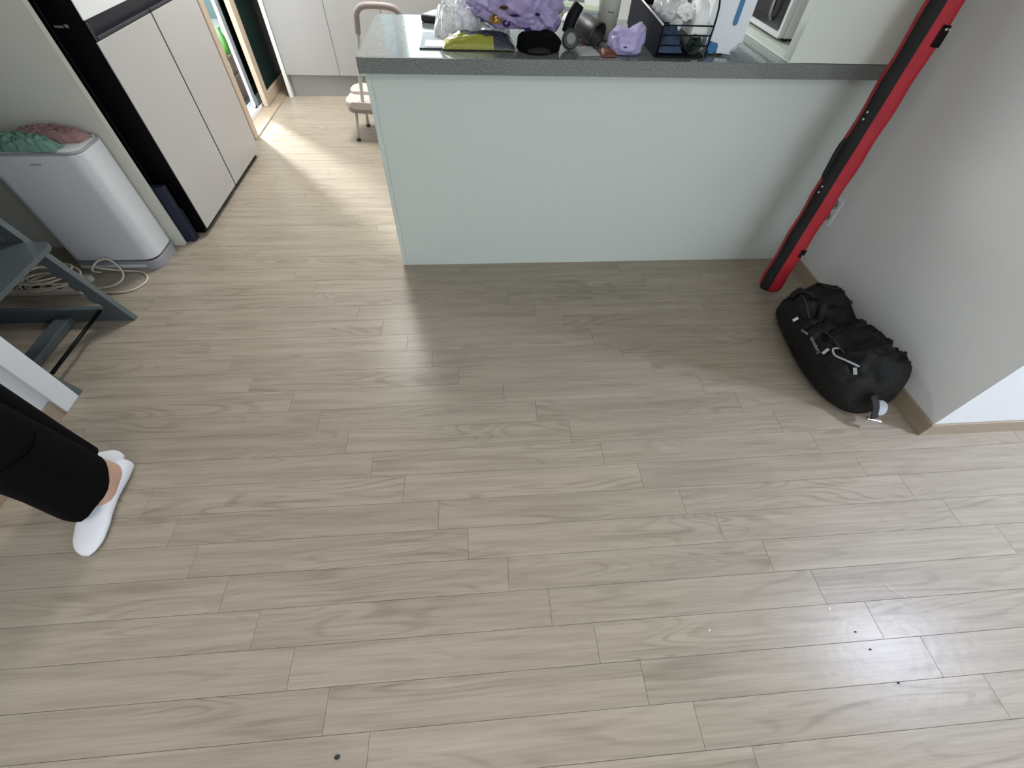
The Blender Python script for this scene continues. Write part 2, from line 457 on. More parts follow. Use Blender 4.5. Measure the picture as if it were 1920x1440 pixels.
# the planks the photograph does not show: one joined part
rb_v, rb_f = [], []
for (x, y) in rest_me:
    x1 = min(x+PL, 4.3); x0 = max(x, -3.4)
    if x1 - x0 < 0.02 or y > 3.6 or y-PW < -4.5: continue
    i = len(rb_v); rb_v += [(x0+.0005, y-PW+.0005, 0), (x1-.0005, y-PW+.0005, 0), (x1-.0005, y-.0005, 0), (x0+.0005, y-.0005, 0)]
    j = len(rb_v); rb_v += [(a, b_, -TH) for (a, b_, _) in rb_v[i:i+4]]
    rb_f += [(i, i+1, i+2, i+3)] + [(j+q, j+(q+1)%4, i+(q+1)%4, i+q) for q in range(4)]
me = bpy.data.meshes.new('outer_planks'); me.from_pydata(rb_v, [], rb_f); me.materials.append(M['floor'])
o = bpy.data.objects.new('outer_planks', me); COL.objects.link(o); o.parent = floor; o['kind'] = 'stuff'

S('ceiling', B(-4.3, 4.3, -4.5, 4.7, HC, HC+0.1), 'ceil')

# right wall block: its left face is x=1.575, its front face y=-0.985
S('wall_right', B(1.575, 4.3, -0.983, 3.6, 0, HC), 'wall')
S('wall_far_right', B(4.2, 4.3, -4.5, -0.984, 0, HC), 'wallw')
skin_bm = B(1.5745, 4.2, -0.986, -0.983, 0.07, HC); S('wall_front_right', skin_bm, 'wallw')
S('baseboard_right', prism(BM(), [(1.5655, 0.106), (1.5655, -0.9925), (4.2, -0.9925), (4.2, -0.9862), (1.5747, -0.9862), (1.5747, 0.106)][::-1], 0, 0.068, 0.0012, seg=1), 'trim')
# left wall with door casing
S('wall_left', B(-1.68, -1.575, -4.5, -0.725, 0, HC), 'wallw')
S('trim_1', B(-1.70, -1.560, -0.725, -0.651, 0, HC, 0.002), 'wallw')
S('baseboard_left', B(-1.575, -1.5655, -4.5, -0.7252, 0, 0.068, 0.001), 'trim')
# alcove behind the casing
S('wall_alcove_south', B(-3.3, -1.70, -0.76, -0.66, 0, HC), 'wall')
S('wall_alcove_west', B(-3.4, -3.3, -4.5, 1.37, 0, HC), 'wall')
S('wall_utility_west', B(-4.3, -4.2, 1.37, 4.7, 0, HC), 'wall')
S('wall_alcove_north', B(-3.3, -1.548, 0.304, 0.327, 0, HC), 'walla')
S('wall_fridge_niche', B(-2.42, -2.32, 0.327, 1.54, 0, HC), 'wall')
S('wall_kitchen_left', B(-2.32, -1.56, 1.40, 1.54, 0, HC), 'wallw')
S('wall_utility_south', B(-4.2, -2.42, 1.37, 1.47, 0, HC), 'wall')
wk = BM()
for a in ((-1.62, -0.66, 0, HC), (0.34, 1.6, 0, HC), (-0.66, 0.34, 0, 0.95), (-0.66, 0.34, 2.05, HC)): box(wk, a[0], a[1], 3.10, 3.20, a[2], a[3])
S('wall_kitchen_back', wk, 'wallw')
# kitchen window (bright: it is what the counter mirrors)
wf = BM()
for a in ((-0.66, -0.61, 0.95, 2.05), (0.29, 0.34, 0.95, 2.05)): box(wf, a[0], a[1], 3.10, 3.16, a[2], a[3], 0.003)
for a in ((-0.66, 0.34, 0.95, 0.99), (-0.66, 0.34, 2.01, 2.05)): box(wf, a[0], a[1], 3.10, 3.16, a[2], a[3], 0.003)
win = S('window_1', wf, 'whiteplastic')
obj('window_pane', B(-0.66, 0.34, 3.165, 3.17, 0.95, 2.05), 'sky', win)
# wall behind the camera, with the living room's window opening
S('wall_back', prism(BM(), [(0.3, 0.15), (3.7, 0.15), (3.7, 0.0), (-3.4, 0.0), (-3.4, HC), (3.7, HC), (3.7, 2.15), (0.3, 2.15)], -4.6, -4.5, axis='y'), 'wallw')
wf = BM()
for a in ((0.3, 0.36, 0.15, 2.15), (3.64, 3.7, 0.15, 2.15), (1.97, 2.03, 0.15, 2.15)): box(wf, a[0], a[1], -4.58, -4.52, a[2], a[3], 0.003)
for a in ((0.36, 3.64, 0.15, 0.21), (0.36, 3.64, 2.09, 2.15)): box(wf, a[0], a[1], -4.58, -4.52, a[2], a[3], 0.003)
win2 = S('window_2', wf, 'whiteplastic')
obj('window_pane', B(0.36, 3.64, -4.552, -4.548, 0.21, 2.09), glass('window_glass', (240, 245, 250), 0.02, 0.08), win2)

# ------------------------------------------------ utility door opening
S('trim_2', B(-1.60, -1.548, 1.542, 1.600, 0, 2.15, 0.002), 'jamb')
S('trim_3', prism(BM(), [(-1.66, 1.54), (-1.545, 1.54), (-1.545, 2.318), (-1.545, 2.86), (-1.66, 2.86)], 0, 0.006), 'trim')
S('wall_over_door', B(-1.62, -1.56, 1.54, 2.86, 2.15, HC), 'wallw')
S('wall_kitchen_left_2', B(-1.72, -1.62, 2.862, 4.6, 0, HC), 'wallw')
S('wall_kitchen_left_3', B(-1.62, -1.513, 2.862, 3.099, 0, HC), 'wallw')
rl = BM()
box(rl, -1.765, -1.66, 1.535, 2.86, 0, 0.008)
for xx in (-1.668, -1.705, -1.722, -1.762): box(rl, xx, xx+0.006, 1.535, 2.86, 0.008, 0.024, 0.001)
S('trim_4', rl, 'rail')
S('floor_utility', B(-4.2, -1.766, 1.47, 4.60, 0.001, 0.005), mat('utility_tile', (70, 76, 74), 0.5, var=(20, 0.1)))
# oak-framed dark glass door leaf, closed over the right half
d1 = BM(); X0, X1 = -1.650, -1.616
box(d1, X0, X1, 2.105, 2.185, 0.008, 2.10, 0.002); box(d1, X0, X1, 2.78, 2.86, 0.008, 2.10, 0.002)
box(d1, X0, X1, 2.185, 2.78, 0.008, 0.078, 0.002); box(d1, X0, X1, 2.185, 2.78, 2.02, 2.10, 0.002)
door1 = S('door_1', d1, 'jamb')
obj('door_glass', B(X0+0.012, X1-0.012, 2.18, 2.785, 0.07, 2.03), 'glassdark', door1)
# aluminium sash pushed behind it
d2 = BM(); box(d2, -1.712, -1.690, 2.06, 2.115, 0.02, 2.10, 0.002); box(d2, -1.712, -1.690, 2.115, 2.84, 0.02, 0.07, 0.001); box(d2, -1.712, -1.690, 2.80, 2.84, 0.07, 2.10, 0.001)
door2 = S('door_2', d2, 'alu')
obj('door_glass', B(-1.703, -1.699, 2.11, 2.81, 0.06, 2.09), 'glassdark', door2)
obj('door_roller', B(-1.716, -1.686, 2.062, 2.085, 0.010, 0.028, 0.002), 'darkgrey', door2)
# teal wall, and a low dark backdrop added behind the boxes
S('wall_utility_north', B(-4.2, -1.72, 4.6, 4.7, 0, HC), 'teal')
S('wall_utility_backdrop', B(-2.62, -2.56, 2.35, 3.00, 0, 0.62), 'teal')

# ------------------------------------------------ island
isl = thing('kitchen_island', (0.5, 0.3, 0), 'pale grey-green panelled kitchen island with grey speckled worktop overhanging it', 'kitchen island')
obj('front_panel', B(-0.410, 1.5745, 0.106, 0.124, 0, 0.820, 0.0008), 'panel', isl)
obj('end_panel', B(-0.430, -0.4105, 0.105, 0.59, 0, 0.820, 0.0015), 'panel', isl)
obj('carcass', B(-0.410, 1.574, 0.1245, 0.58, 0.0, 0.8195), 'cabinet', isl)
for i in range(4):
    dx = -0.405 + i*0.49
    dr = obj('cabinet_door', B(dx, dx+0.486, 0.581, 0.599, 0.10, 0.815, 0.0015), 'cabinet', isl)
wt = tag(obj('worktop', B(-0.437, 1.5745, 0.046, 0.604, 0.8205, 0.868, 0.0018), 'counter'), 'grey speckled laminate worktop covering the island, glossy on top', 'worktop')

# tall unit standing on the worktop (holds the microwave)
tu = thing('tall_cupboard', (1.3, 0.3, 0.868), 'tall white cupboard on the right end of the worktop, open on its left side', 'cupboard')
obj('front_panel', B(1.0745, 1.5745, 0.046, 0.064, 0.8695, HC-0.001, 0.0008), 'panel2', tu)
obj('side_board', B(1.070, 1.110, 0.0465, 0.092, 0.869, HC-0.001, 0.0008), 'panel2', tu)
obj('bottom_board', B(1.070, 1.57, 0.0925, 0.60, 0.869, 0.892, 0.0008), 'panel2', tu)
obj('shelf', B(1.072, 1.57, 0.0925, 0.60, 1.34, 1.36, 0.0008), 'panel2', tu)
obj('back_board', B(1.56, 1.574, 0.0925, 0.60, 0.892, HC-0.001), 'panel2', tu)
obj('rear_board', B(1.070, 1.56, 0.585, 0.60, 0.892, HC-0.001), 'panel2', tu)
obj('edge_strip', B(1.0675, 1.0705, 0.0465, 0.60, 0.8685, 0.8725), 'whiteplastic', tu, label='thin white edging strip')

# ------------------------------------------------ far cabinet run
far = thing('base_cabinets', (0, 2.6, 0), 'run of pale grey kitchen cupboards along the far kitchen wall', 'kitchen cabinet')
obj('end_panel', B(-1.512, -1.484, 2.318, 3.09, 0, 2.2, 0.002), 'whiteplastic', far, label='white upright end panel')
obj('kick_board', B(-1.483, 0.92, 2.362, 2.38, 0, 0.150), 'kick', far)
obj('carcass', B(-1.483, 0.92, 2.345, 3.09, 0.150, 0.84), 'cabinet', far)
xs = [-1.481, -1.075, -0.684, -0.235, 0.20, 0.63, 0.90]
for a, b_ in zip(xs[:-1], xs[1:]):
    tall = b_ <= -0.6
    dz = 2.2 if tall else 0.838
    obj('cabinet_door', B(a+0.0016, b_-0.0016, 2.322, 2.344, 0.152, dz, 0.0012), 'cabinet', far)
obj('upper_carcass', B(-1.483, -0.686, 2.345, 3.09, 0.8402, 2.2), 'cabinet', far)
obj('counter_top', B(-0.684, 1.57, 2.31, 3.09, 0.8402, 0.875, 0.002), 'whiteplastic', far)
dw = thing('dishwasher', (1.22, 2.5, 0), 'white appliance at the right end of the far cupboards', 'appliance')
obj('body', B(0.935, 1.545, 2.296, 3.05, 0.01, 0.838, 0.004), 'whiteplastic', dw)
obj('handle', B(1.0, 1.48, 2.262, 2.2835, 0.77, 0.79, 0.003), 'alu', dw)
obj('door', B(0.94, 1.54, 2.284, 2.2955, 0.12, 0.83, 0.003), 'whiteplastic', dw)

# ------------------------------------------------ lamps (fixtures)
def ceiling_lamp(c, r, m, label):
    t = thing('ceiling_lamp', (c[0], c[1], HC), label, 'lamp')
    obj('housing', lathe(BM(), [(r*1.08, 0), (r*1.1, 0.02), (r*1.02, 0.028)], (c[0], c[1], HC-0.03), 32), 'whiteplastic', t)
    obj('diffuser', lathe(BM(), [(r*0.2, -0.012), (r*0.7, -0.010), (r, 0)], (c[0], c[1], HC-0.031), 32), m, t)
kl = thing('ceiling_lamp', (-0.66, 1.65, HC), 'long white rectangular ceiling lamp over the kitchen floor', 'lamp')
obj('housing', B(-0.93, -0.39, 1.18, 2.12, HC-0.022, HC-0.0005, 0.003), 'whiteplastic', kl)
obj('diffuser', B(-0.915, -0.405, 1.195, 2.105, HC-0.034, HC-0.0225, 0.004), 'lampe', kl)
ceiling_lamp((2.80, -1.53), 0.095, 'lampb', 'small round cool-white ceiling lamp right of the wall corner')
ceiling_lamp((-0.6, -2.5), 0.44, 'lampe', 'wide round unseen ceiling lamp added behind the camera to fill the right wall')

# ================================================================== FRIDGE
fr = thing('refrigerator', (-1.85, 0.82, 0), 'four-door refrigerator with greige lower doors, white upper doors and black sides', 'refrigerator')
FX = -1.455; Y0, Y1 = 0.401, 1.310
obj('body', B(-2.25, -1.590, Y0+0.004, Y1-0.004, 0.036, 1.82, 0.004), 'blacksat', fr)
obj('kick_plate', B(-1.62, -1.482, Y0+0.01, Y1-0.008, 0.002, 0.031, 0.003), 'blacksat', fr)
ym = 0.855
def fdoor(ya, yb, z0, z1, face, nm):
    d = obj(nm, B(-1.583, FX-0.0045, ya, yb, z0, z1, 0.002), 'blacksat', fr)
    obj('door_panel', B(FX-0.0043, FX, ya+0.0008, yb-0.0008, z0+0.0012, z1-0.0012, 0.0008), face, d)
    return d
zt = 0.806
fdoor(Y0, ym-0.005, 0.032, zt, 'fridge', 'lower_door'); fdoor(ym+0.005, Y1, 0.032, zt, 'fridge', 'lower_door')
fdoor(Y0, ym-0.005, 0.868, 1.80, 'fridgew', 'upper_door'); fdoor(ym+0.005, Y1, 0.868, 1.80, 'fridgew', 'upper_door')
obj('handle_recess', B(-1.583, FX-0.030, Y0+0.004, Y1-0.004, 0.8065, 0.8675), 'darkgrey', fr)
obj('recess_cheek', B(-1.583, FX-0.001, Y0, Y0+0.0035, 0.8065, 0.8675), 'blacksat', fr)
for ya, yb in ((Y0+0.022, ym-0.004), (ym+0.004, Y1-0.02)):
    obj('handle_lip', B(FX-0.010, FX-0.001, ya, yb, 0.8068, 0.818, 0.002), 'mug', fr, label='slim grey metal lip of the door handle')
obj('recess_end', B(FX-0.029, FX-0.003, Y0+0.004, Y0+0.020, 0.8065, 0.860, 0.002), 'darkgrey', fr)
obj('side_seam', B(-1.5895, -1.5835, Y0+0.0015, Y0+0.0045, 0.045, 1.8), 'darkgrey', fr)
text('side_print', 'mute 98', 0.015, 'alu', fr, (-1.545, Y0-0.0006, 0.852), (1, 0, 0), (0, 0, 1))

bs = thing('folding_step', (-1.54, 0.352, 0), 'dark blue flat folded panel wedged between white wall end and refrigerator', 'folded stool')
obj('board', B(-1.86, -1.503, 0.334, 0.366, 0.0, 0.285, 0.004), 'navy', bs)
obj('rim', B(-1.86, -1.5015, 0.3665, 0.374, 0.0, 0.16, 0.002), 'navy', bs)

# ================================================================== AIR PURIFIER
ap = thing('air_purifier', (-1.76, 0.2, 0), 'white box-shaped air purifier with grey base standing against the alcove wall', 'air purifier')
px0, px1, py0, py1 = -1.955, -1.575, 0.112, 0.298
def pur_poly(x0, x1, y0, y1, r):
    return rrect(x0, x1, y0, y1, r, 6)
obj('base', prism(BM(), pur_poly(px0-0.002, px1+0.004, py0-0.006, py1, 0.05), 0.0, 0.045, 0.002, seg=1), 'pur2', ap)
obj('body', prism(BM(), pur_poly(px0, px1, py0, py1, 0.045), 0.052, 0.522, 0.003, seg=2), 'pur', ap, smooth=False)
obj('base_groove', prism(BM(), pur_poly(px0+0.006, px1-0.006, py0+0.006, py1-0.004, 0.04), 0.045, 0.052), 'black', ap)
obj('air_slot', B(px0+0.03, px1-0.06, py0-0.0085, py0-0.005, 0.016, 0.030, 0.001), 'pur', ap)
obj('top_rim', prism(BM(), pur_poly(px0+0.001, px1-0.001, py0+0.001, py1-0.001, 0.045), 0.522, 0.532, 0.002, seg=1), 'pur2', ap)
obj('top_plate', prism(BM(), pur_poly(px0+0.008, px1-0.008, py0+0.008, py1-0.008, 0.04), 0.532, 0.534, 0.0008, seg=1), 'pur', ap)
text('front_print', 'coway', 0.016, 'inkgrey', ap, (-1.755, py0-0.0006, 0.492), (1, 0, 0), (0, 0, 1))
tag(obj('pink_cloth', cloth_heap((-1.735, 0.240, 0.5345), 0.135, 0.046, 0.05, 3.1, folds=7), 'pink', smooth=True), 'crumpled dusty pink cloth on the back of the air purifier', 'cloth')
tag(obj('mint_cloth', cloth_heap((-1.775, 0.152, 0.5345), 0.125, 0.034, 0.062, 8.4, folds=9, rotz=-0.04), 'mint', smooth=True), 'crumpled mint green cloth on the front of the air purifier', 'cloth')

# ================================================================== HIGH CHAIR (stepped side legs)
hc = thing('high_chair', (-1.8, -0.45, 0), 'grey wooden high chair with notched slanting legs and a footboard, beside the door casing', 'high chair')
def side_leg(yc, dx=0.0):
    # slanted leg from floor tip going up and back, notches on its inner (rear) edge
    tip = Vector((-1.541+dx, 0.0)); top = Vector((-1.80+dx, 0.78))
    d = (top - tip).normalized(); n = Vector((-d.y, d.x))   # n points back/down
    if n.x > 0: n = -n
    wv = 0.062
    pts = [(tip.x, 0.0), (tip.x - 0.004, 0.012)]
    pts = [(tip.x, 0.0)]
    L = (top - tip).length
    pts.append(tuple(tip + d*L))
    pts.append(tuple(tip + d*L + n*wv))
    k = 12
    for i in range(k, 1, -1):
        s = L*i/(k+0.0)
        a = tip + d*(s - 0.012) + n*wv; b_ = tip + d*(s - 0.022) + n*(wv-0.014); c = tip + d*(s - 0.042) + n*(wv-0.014); e = tip + d*(s-0.050) + n*wv
        pts += [tuple(a), tuple(b_), tuple(c), tuple(e)]
    # bottom: where the inner edge meets the floor
    q = tip + n*wv; t = -q.y/d.y; q = q + d*t if q.y > 0 else q
    pts.append((tip.x - 0.085, 0.055)); pts.append((tip.x-0.095, 0.0))
    return prism(BM(), pts, yc-0.0115, yc+0.0115, axis='y')
for yc in (-0.236, -0.638):
    obj('leg', side_leg(yc, 0.0 if yc > -0.4 else -0.018), 'chair', hc)
    obj('runner', B(-2.10, -1.634, yc-0.0115, yc+0.0115, 0.0, 0.066, 0.003), 'chair', hc)
obj('crossbar', B(-1.835, -1.775, -0.626, -0.2485, 0.004, 0.034, 0.003), 'chair', hc)
obj('rod', tube(BM(), [(-1.640, -0.626, 0.062), (-1.640, -0.249, 0.062)], 0.0065, 10), 'blacksat', hc, label='black metal rod between the legs')
fp = BM(); prism(fp, rrect(-1.90, -1.575, -0.620, -0.250, 0.03, 5), 0.372, 0.388, 0.003, seg=2)
obj('footboard', fp, 'chair', hc)
obj('seat', prism(BM(), rrect(-2.02, -1.68, -0.61, -0.25, 0.03, 5), 0.60, 0.618, 0.003, seg=2), 'chair', hc)
obj('backrest', B(-1.875, -1.86, -0.61, -0.25, 0.70, 0.76, 0.004), 'chair', hc)

# desk widened with an unseen top to darken the alcove; only one of its pale loop legs shows
st = thing('desk', (-2.5, -0.15, 0), 'desk deep in the alcove, its unseen top added to darken it, one pale metal loop leg showing behind the high chair', 'desk')
for xl in (-2.30, -3.06):
    fb = BM(); box(fb, xl, xl+0.02, 0.240, 0.262, 0, 0.70, 0.002); box(fb, xl, xl+0.02, -0.60, 0.2395, 0, 0.022, 0.002); box(fb, xl, xl+0.02, -0.622, -0.6005, 0, 0.70, 0.002)
    obj('leg', fb, 'pur2', st)
obj('shade_desk_top', B(-3.12, -1.955, -0.645, 0.290, 0.7005, 0.725, 0.003), 'pur2', st)

# cables
def cable(pts, r=0.0032, n=8): return tube(BM(), catmull(pts, n), r, 8)
ext = thing('extension_lead', (-2.0, -0.02, 0), 'ivory power strip with its coiled cable under the high chair', 'extension lead')
ps = BM(); box(ps, -2.16, -1.84, -0.075, -0.025, 0.0, 0.030, 0.006)
obj('power_strip', ps, 'cord', ext)
for i in range(5):
    obj('socket', lathe(BM(), [(0.016, 0), (0.016, 0.0008), (0.012, 0.001)], (-2.13+i*0.05, -0.050, 0.0302), 16), 'mug', ext)
rnd = random.Random(5)
coil = []
for i in range(64):
    a = i*0.55; rr = 0.072 + 0.022*math.sin(i*0.37) + 0.006*rnd.random()
    coil.append((-1.955 + rr*1.45*math.cos(a) + 0.015*math.sin(i*.21), -0.035 + rr*0.75*math.sin(a), 0.038 + 0.010*math.sin(i*0.9)+0.0011*i))
obj('coiled_cable', cable(coil, 0.0042, 6), 'cord', ext)
lp = tag(obj('white_cable', cable([(-1.835, 0.085, 0.03), (-1.825, 0.07, 0.05), (-1.80, 0.055, 0.05), (-1.735, 0.085, 0.012), (-1.66, 0.082, 0.006), (-1.615, 0.045, 0.005), (-1.607, 0.0, 0.005), (-1.64, -0.05, 0.005), (-1.70, -0.066, 0.005), (-1.78, -0.060, 0.005), (-1.825, -0.062, 0.006)], 0.0043, 10), 'cord'), 'ivory cable looping out on the floor in front of the air purifier', 'cable')
lp2 = tag(obj('white_cable', cable([(-1.83, 0.075, 0.012), (-1.825, 0.04, 0.05), (-1.80, 0.075, 0.075), (-1.755, 0.085, 0.07), (-1.715, 0.055, 0.03), (-1.715, 0.02, 0.008), (-1.745, -0.02, 0.005), (-1.80, -0.035, 0.005)], 0.0043, 10), 'cord'), 'short ivory cable arching up at the air purifier corner', 'cable')
pg = thing('power_plug', (-1.86, 0.03, 0), 'ivory plug lying beside the air purifier left of the cable loops', 'plug')
obj('plug_body', prism(BM(), rrect(-1.885, -1.845, 0.015, 0.045, 0.01, 4), 0.0, 0.026, 0.004), 'cord', pg)
obj('pin', tube(BM(), [(-1.886, 0.024, 0.013), (-1.903, 0.024, 0.013)], 0.002, 8), 'silver', pg); obj('pin', tube(BM(), [(-1.886, 0.036, 0.013), (-1.903, 0.036, 0.013)], 0.002, 8), 'silver', pg)

# ================================================================== PERSON
pe = thing('person', (-1.33, -1.02, 0), 'person in wide black trousers and white low-cut socks, walking at the left edge', 'person')
def ring(c, rx, ry, n=20, rot=0.0, tilt=(0, 0), wob=0.0, seed=0):
    out = []
    for k in range(n):
        a = 2*math.pi*k/n; q = 1 + wob*noise.noise(Vector((math.cos(a)*1.6+seed, math.sin(a)*1.6, c[2]*3)))
        x = rx*q*math.cos(a); y = ry*q*math.sin(a)
        X = x*math.cos(rot) - y*math.sin(rot); Y = x*math.sin(rot) + y*math.cos(rot)
        out.append((c[0]+X, c[1]+Y, c[2]+X*tilt[0]+Y*tilt[1]))
    return out
# joints: near foot toward -y, far foot toward +x
near_ank = Vector((-1.238, -1.025, 0.088)); far_ank = Vector((-1.348, -0.985, 0.082))
hipn = Vector((-1.315, -1.10, 0.86)); hipf = Vector((-1.36, -0.99, 0.86))
body_pts = [  # (name, pos, radius)
    ((-1.36, -0.98, 0.90), 0.115), ((-1.36, -0.985, 1.08), 0.10), ((-1.36, -0.99, 1.27), 0.12), ((-1.36, -0.99, 1.39), 0.05), ((-1.355, -0.995, 1.46), 0.048), ((-1.345, -1.01, 1.56), 0.083), ((-1.345, -1.01, 1.65), 0.07),
    (hipn, 0.085), ((-1.275, -1.08, 0.47), 0.055), (near_ank+Vector((0,0,0.02)), 0.033), (near_ank+Vector((0.002,-0.02,-0.040)), 0.032), (near_ank+Vector((0.004,-0.075,-0.050)), 0.029), (near_ank+Vector((0.006,-0.185,-0.066)), 0.016),
    (hipf, 0.085), ((-1.350, -1.00, 0.47), 0.050), (far_ank+Vector((0,0,0.02)), 0.030), (far_ank+Vector((0.0,-0.004,-0.038)), 0.030), (far_ank+Vector((0.035,0.020,-0.048)), 0.024), (far_ank+Vector((0.060,0.035,-0.062)), 0.013),
    ((-1.33, -1.14, 1.33), 0.052), ((-1.32, -1.19, 1.08), 0.040), ((-1.27, -1.21, 0.86), 0.027), ((-1.26, -1.22, 0.79), 0.026),
    ((-1.39, -0.84, 1.33), 0.052), ((-1.40, -0.80, 1.08), 0.040), ((-1.36, -0.79, 0.86), 0.027), ((-1.35, -0.79, 0.79), 0.026),
    (near_ank+Vector((-0.002, 0.030, -0.048)), 0.026), (far_ank+Vector((-0.045, 0.010, -0.044)), 0.026),
]
body_ed = [(0,1),(1,2),(2,3),(3,4),(4,5),(5,6),(0,7),(7,8),(8,9),(9,10),(10,11),(11,12),(0,13),(13,14),(14,15),(15,16),(16,17),(17,18),(2,19),(19,20),(20,21),(21,22),(2,23),(23,24),(24,25),(25,26),(10,27),(16,28)]
fidx = len(body_pts)
for (base, sgn) in ((22, 1), (26, -1)):
    bpz = Vector(body_pts[base][0])
    for j, (dy, ln) in enumerate(((-0.026, .068), (-0.009, .078), (0.009, .072), (0.026, .058))):
        a = bpz + Vector((dy, 0, -0.035)); b_ = a + Vector((0.006, 0.0, -ln*0.55)); c = b_ + Vector((0.004, -0.012, -ln*0.45))
        body_pts += [(a, 0.009), (b_, 0.0085), (c, 0.0075)]
        body_ed += [(base, fidx), (fidx, fidx+1), (fidx+1, fidx+2)]; fidx += 3
    a = bpz + Vector((-0.02, -0.03, -0.01)); b_ = a + Vector((-0.008, -0.018, -0.03)); 
    body_pts += [(a, 0.011), (b_, 0.009)]; body_ed += [(base, fidx), (fidx, fidx+1)]; fidx += 2
me = bpy.data.meshes.new('body'); me.from_pydata([tuple(p) for p, r in body_pts], body_ed, [])
bo = bpy.data.objects.new('body', me); COL.objects.link(bo)
sk = bo.modifiers.new('skin', 'SKIN'); sk.use_smooth_shade = True
for i, (p, r) in enumerate(body_pts):
    v = me.skin_vertices[0].data[i]; v.radius = (r, r); v.use_root = (i == 0)
sb = bo.modifiers.new('sub', 'SUBSURF'); sb.levels = 2; sb.render_levels = 2
dg = bpy.context.evaluated_depsgraph_get(); me2 = bpy.data.meshes.new_from_object(bo.evaluated_get(dg))
bpy.data.objects.remove(bo)
bo = bpy.data.objects.new('body', me2); COL.objects.link(bo); me2.materials.clear(); me2.materials.append(M['skin']); bo.parent = pe; bo.matrix_parent_inverse = world(pe).inverted()
for p in me2.polygons: p.use_smooth = True
for v in me2.vertices:
    if v.co.z < 0.004: v.co.z = 0.004
# socks: low-cut shells around each foot
def sock(heel, toe, wid):
    """lofted low-cut sock; it dips over the instep, where the skin shows"""
    hv = Vector(heel); tv = Vector(toe); ax = (tv-hv); L = ax.length; ax.normalize(); sd = Vector((ax.y, -ax.x, 0))
    def lerp(tab, t):
        for (a, va), (b, vb) in zip(tab[:-1], tab[1:]):
            if t <= b: return va + (vb-va)*(t-a)/(b-a)
        return tab[-1][1]
    W = [(0, .25), (.05, .62), (.15, .74), (.4, .72), (.7, 1.0), (.86, .92), (.95, .66), (1, .22)]
    H = [(0, .040), (.05, .070), (.12, .074), (.20, .060), (.45, .056), (.60, .060), (.8, .040), (.95, .027), (1, .014)]
    bm = BM(); secs = 26; rings = []
    for i in range(secs+1):
        t = i/secs; wd = wid*lerp(W, t); h = lerp(H, t); r = []
        for k in range(20):
            a = 2*math.pi*k/20
            x = math.copysign(abs(math.cos(a))**0.85, math.cos(a))*wd; z = 0.5*h*(1+math.sin(a))
            p = hv + ax*(L*t) + sd*(x + 0.010*math.sin(t*3.1))
            r.append((p.x, p.y, 0.002+z))
        rings.append(r)
    loft(bm, rings)
    bmesh.ops.recalc_face_normals(bm, faces=bm.faces)
    return bm
obj('sock', sock((-1.236, -0.955, 0), (-1.226, -1.250, 0), 0.045), 'sock', pe, smooth=True)
obj('sock', sock((-1.455, -1.000, 0), (-1.272, -0.925, 0), 0.040), 'sock', pe, smooth=True)
# trousers: pelvis plus two wide legs
tr = BM()
def leg_loft(bm, prof, seed):
    rings = [ring(c, rx, ry, 28, rot, tilt, 0.10, seed) for (c, rx, ry, rot, tilt) in prof]
    loft(bm, rings, caps=False)
    # inner wall at hem
    r0 = prof[0]; inner = [ring(r0[0], r0[1]*0.95, r0[2]*0.95, 28, r0[3], r0[4], 0.10, seed), ring((r0[0][0], r0[0][1], r0[0][2]+0.25), r0[1]*0.85, r0[2]*0.85, 28, r0[3], (0, 0), 0.10, seed)]
    loft(bm, inner[::-1], caps=False)
    a = rings[0]; b_ = inner[0]
    A = [bm.verts.new(p) for p in a]; Bv = [bm.verts.new(p) for p in b_]
    for k in range(28): bm.faces.new((A[k], Bv[k], Bv[(k+1)%28], A[(k+1)%28]))
leg_loft(tr, [((-1.256, -1.085, 0.108), 0.084, 0.097, 0.4, (0.10, 0.25)), ((-1.262, -1.083, 0.20), 0.084, 0.096, 0.4, (0, 0)), ((-1.282, -1.083, 0.45), 0.084, 0.094, 0.3, (0, 0)), ((-1.305, -1.08, 0.70), 0.095, 0.095, 0, (0, 0)), ((-1.335, -1.05, 0.85), 0.115, 0.105, 0, (0, 0)), ((-1.355, -1.01, 0.95), 0.125, 0.120, 0, (0, 0))], 1)
leg_loft(tr, [((-1.346, -0.998, 0.092), 0.080, 0.080, 0.3, (0.12, -0.05)), ((-1.348, -0.998, 0.20), 0.080, 0.080, 0.3, (0, 0)), ((-1.352, -0.998, 0.45), 0.084, 0.082, 0.2, (0, 0)), ((-1.358, -1.00, 0.70), 0.098, 0.090, 0, (0, 0)), ((-1.358, -0.99, 0.85), 0.115, 0.105, 0, (0, 0)), ((-1.36, -0.985, 0.95), 0.125, 0.120, 0, (0, 0))], 4)
loft(tr, [ring((-1.36, -0.985, 0.80), 0.13, 0.155, 28), ring((-1.36, -0.985, 0.90), 0.132, 0.175, 28), ring((-1.36, -0.985, 1.02), 0.115, 0.155, 28)], caps=True)
obj('trousers', tr, 'pants', pe, smooth=True)
sh = BM()
loft(sh, [ring((-1.36, -0.985, z), rx, ry, 28, 0, (0, 0), 0.05, 2) for z, rx, ry in ((0.93, 0.145, 0.185), (1.05, 0.135, 0.172), (1.2, 0.14, 0.185), (1.32, 0.13, 0.195), (1.385, 0.10, 0.16), (1.42, 0.065, 0.075))])
for s_, sg in (((-1.34, -1.13), -1), ((-1.385, -0.84), 1)):
    tube(sh, catmull([(s_[0], s_[1]-sg*0.02, 1.36), (s_[0]+0.004, s_[1]+sg*0.02, 1.28), (s_[0]+0.01, s_[1]+sg*0.05, 1.08), (s_[0]+0.045, s_[1]+sg*0.06, 0.92)], 5), lambda t: 0.066-0.02*t, 16)
obj('shirt', sh, 'shirt', pe, smooth=True)
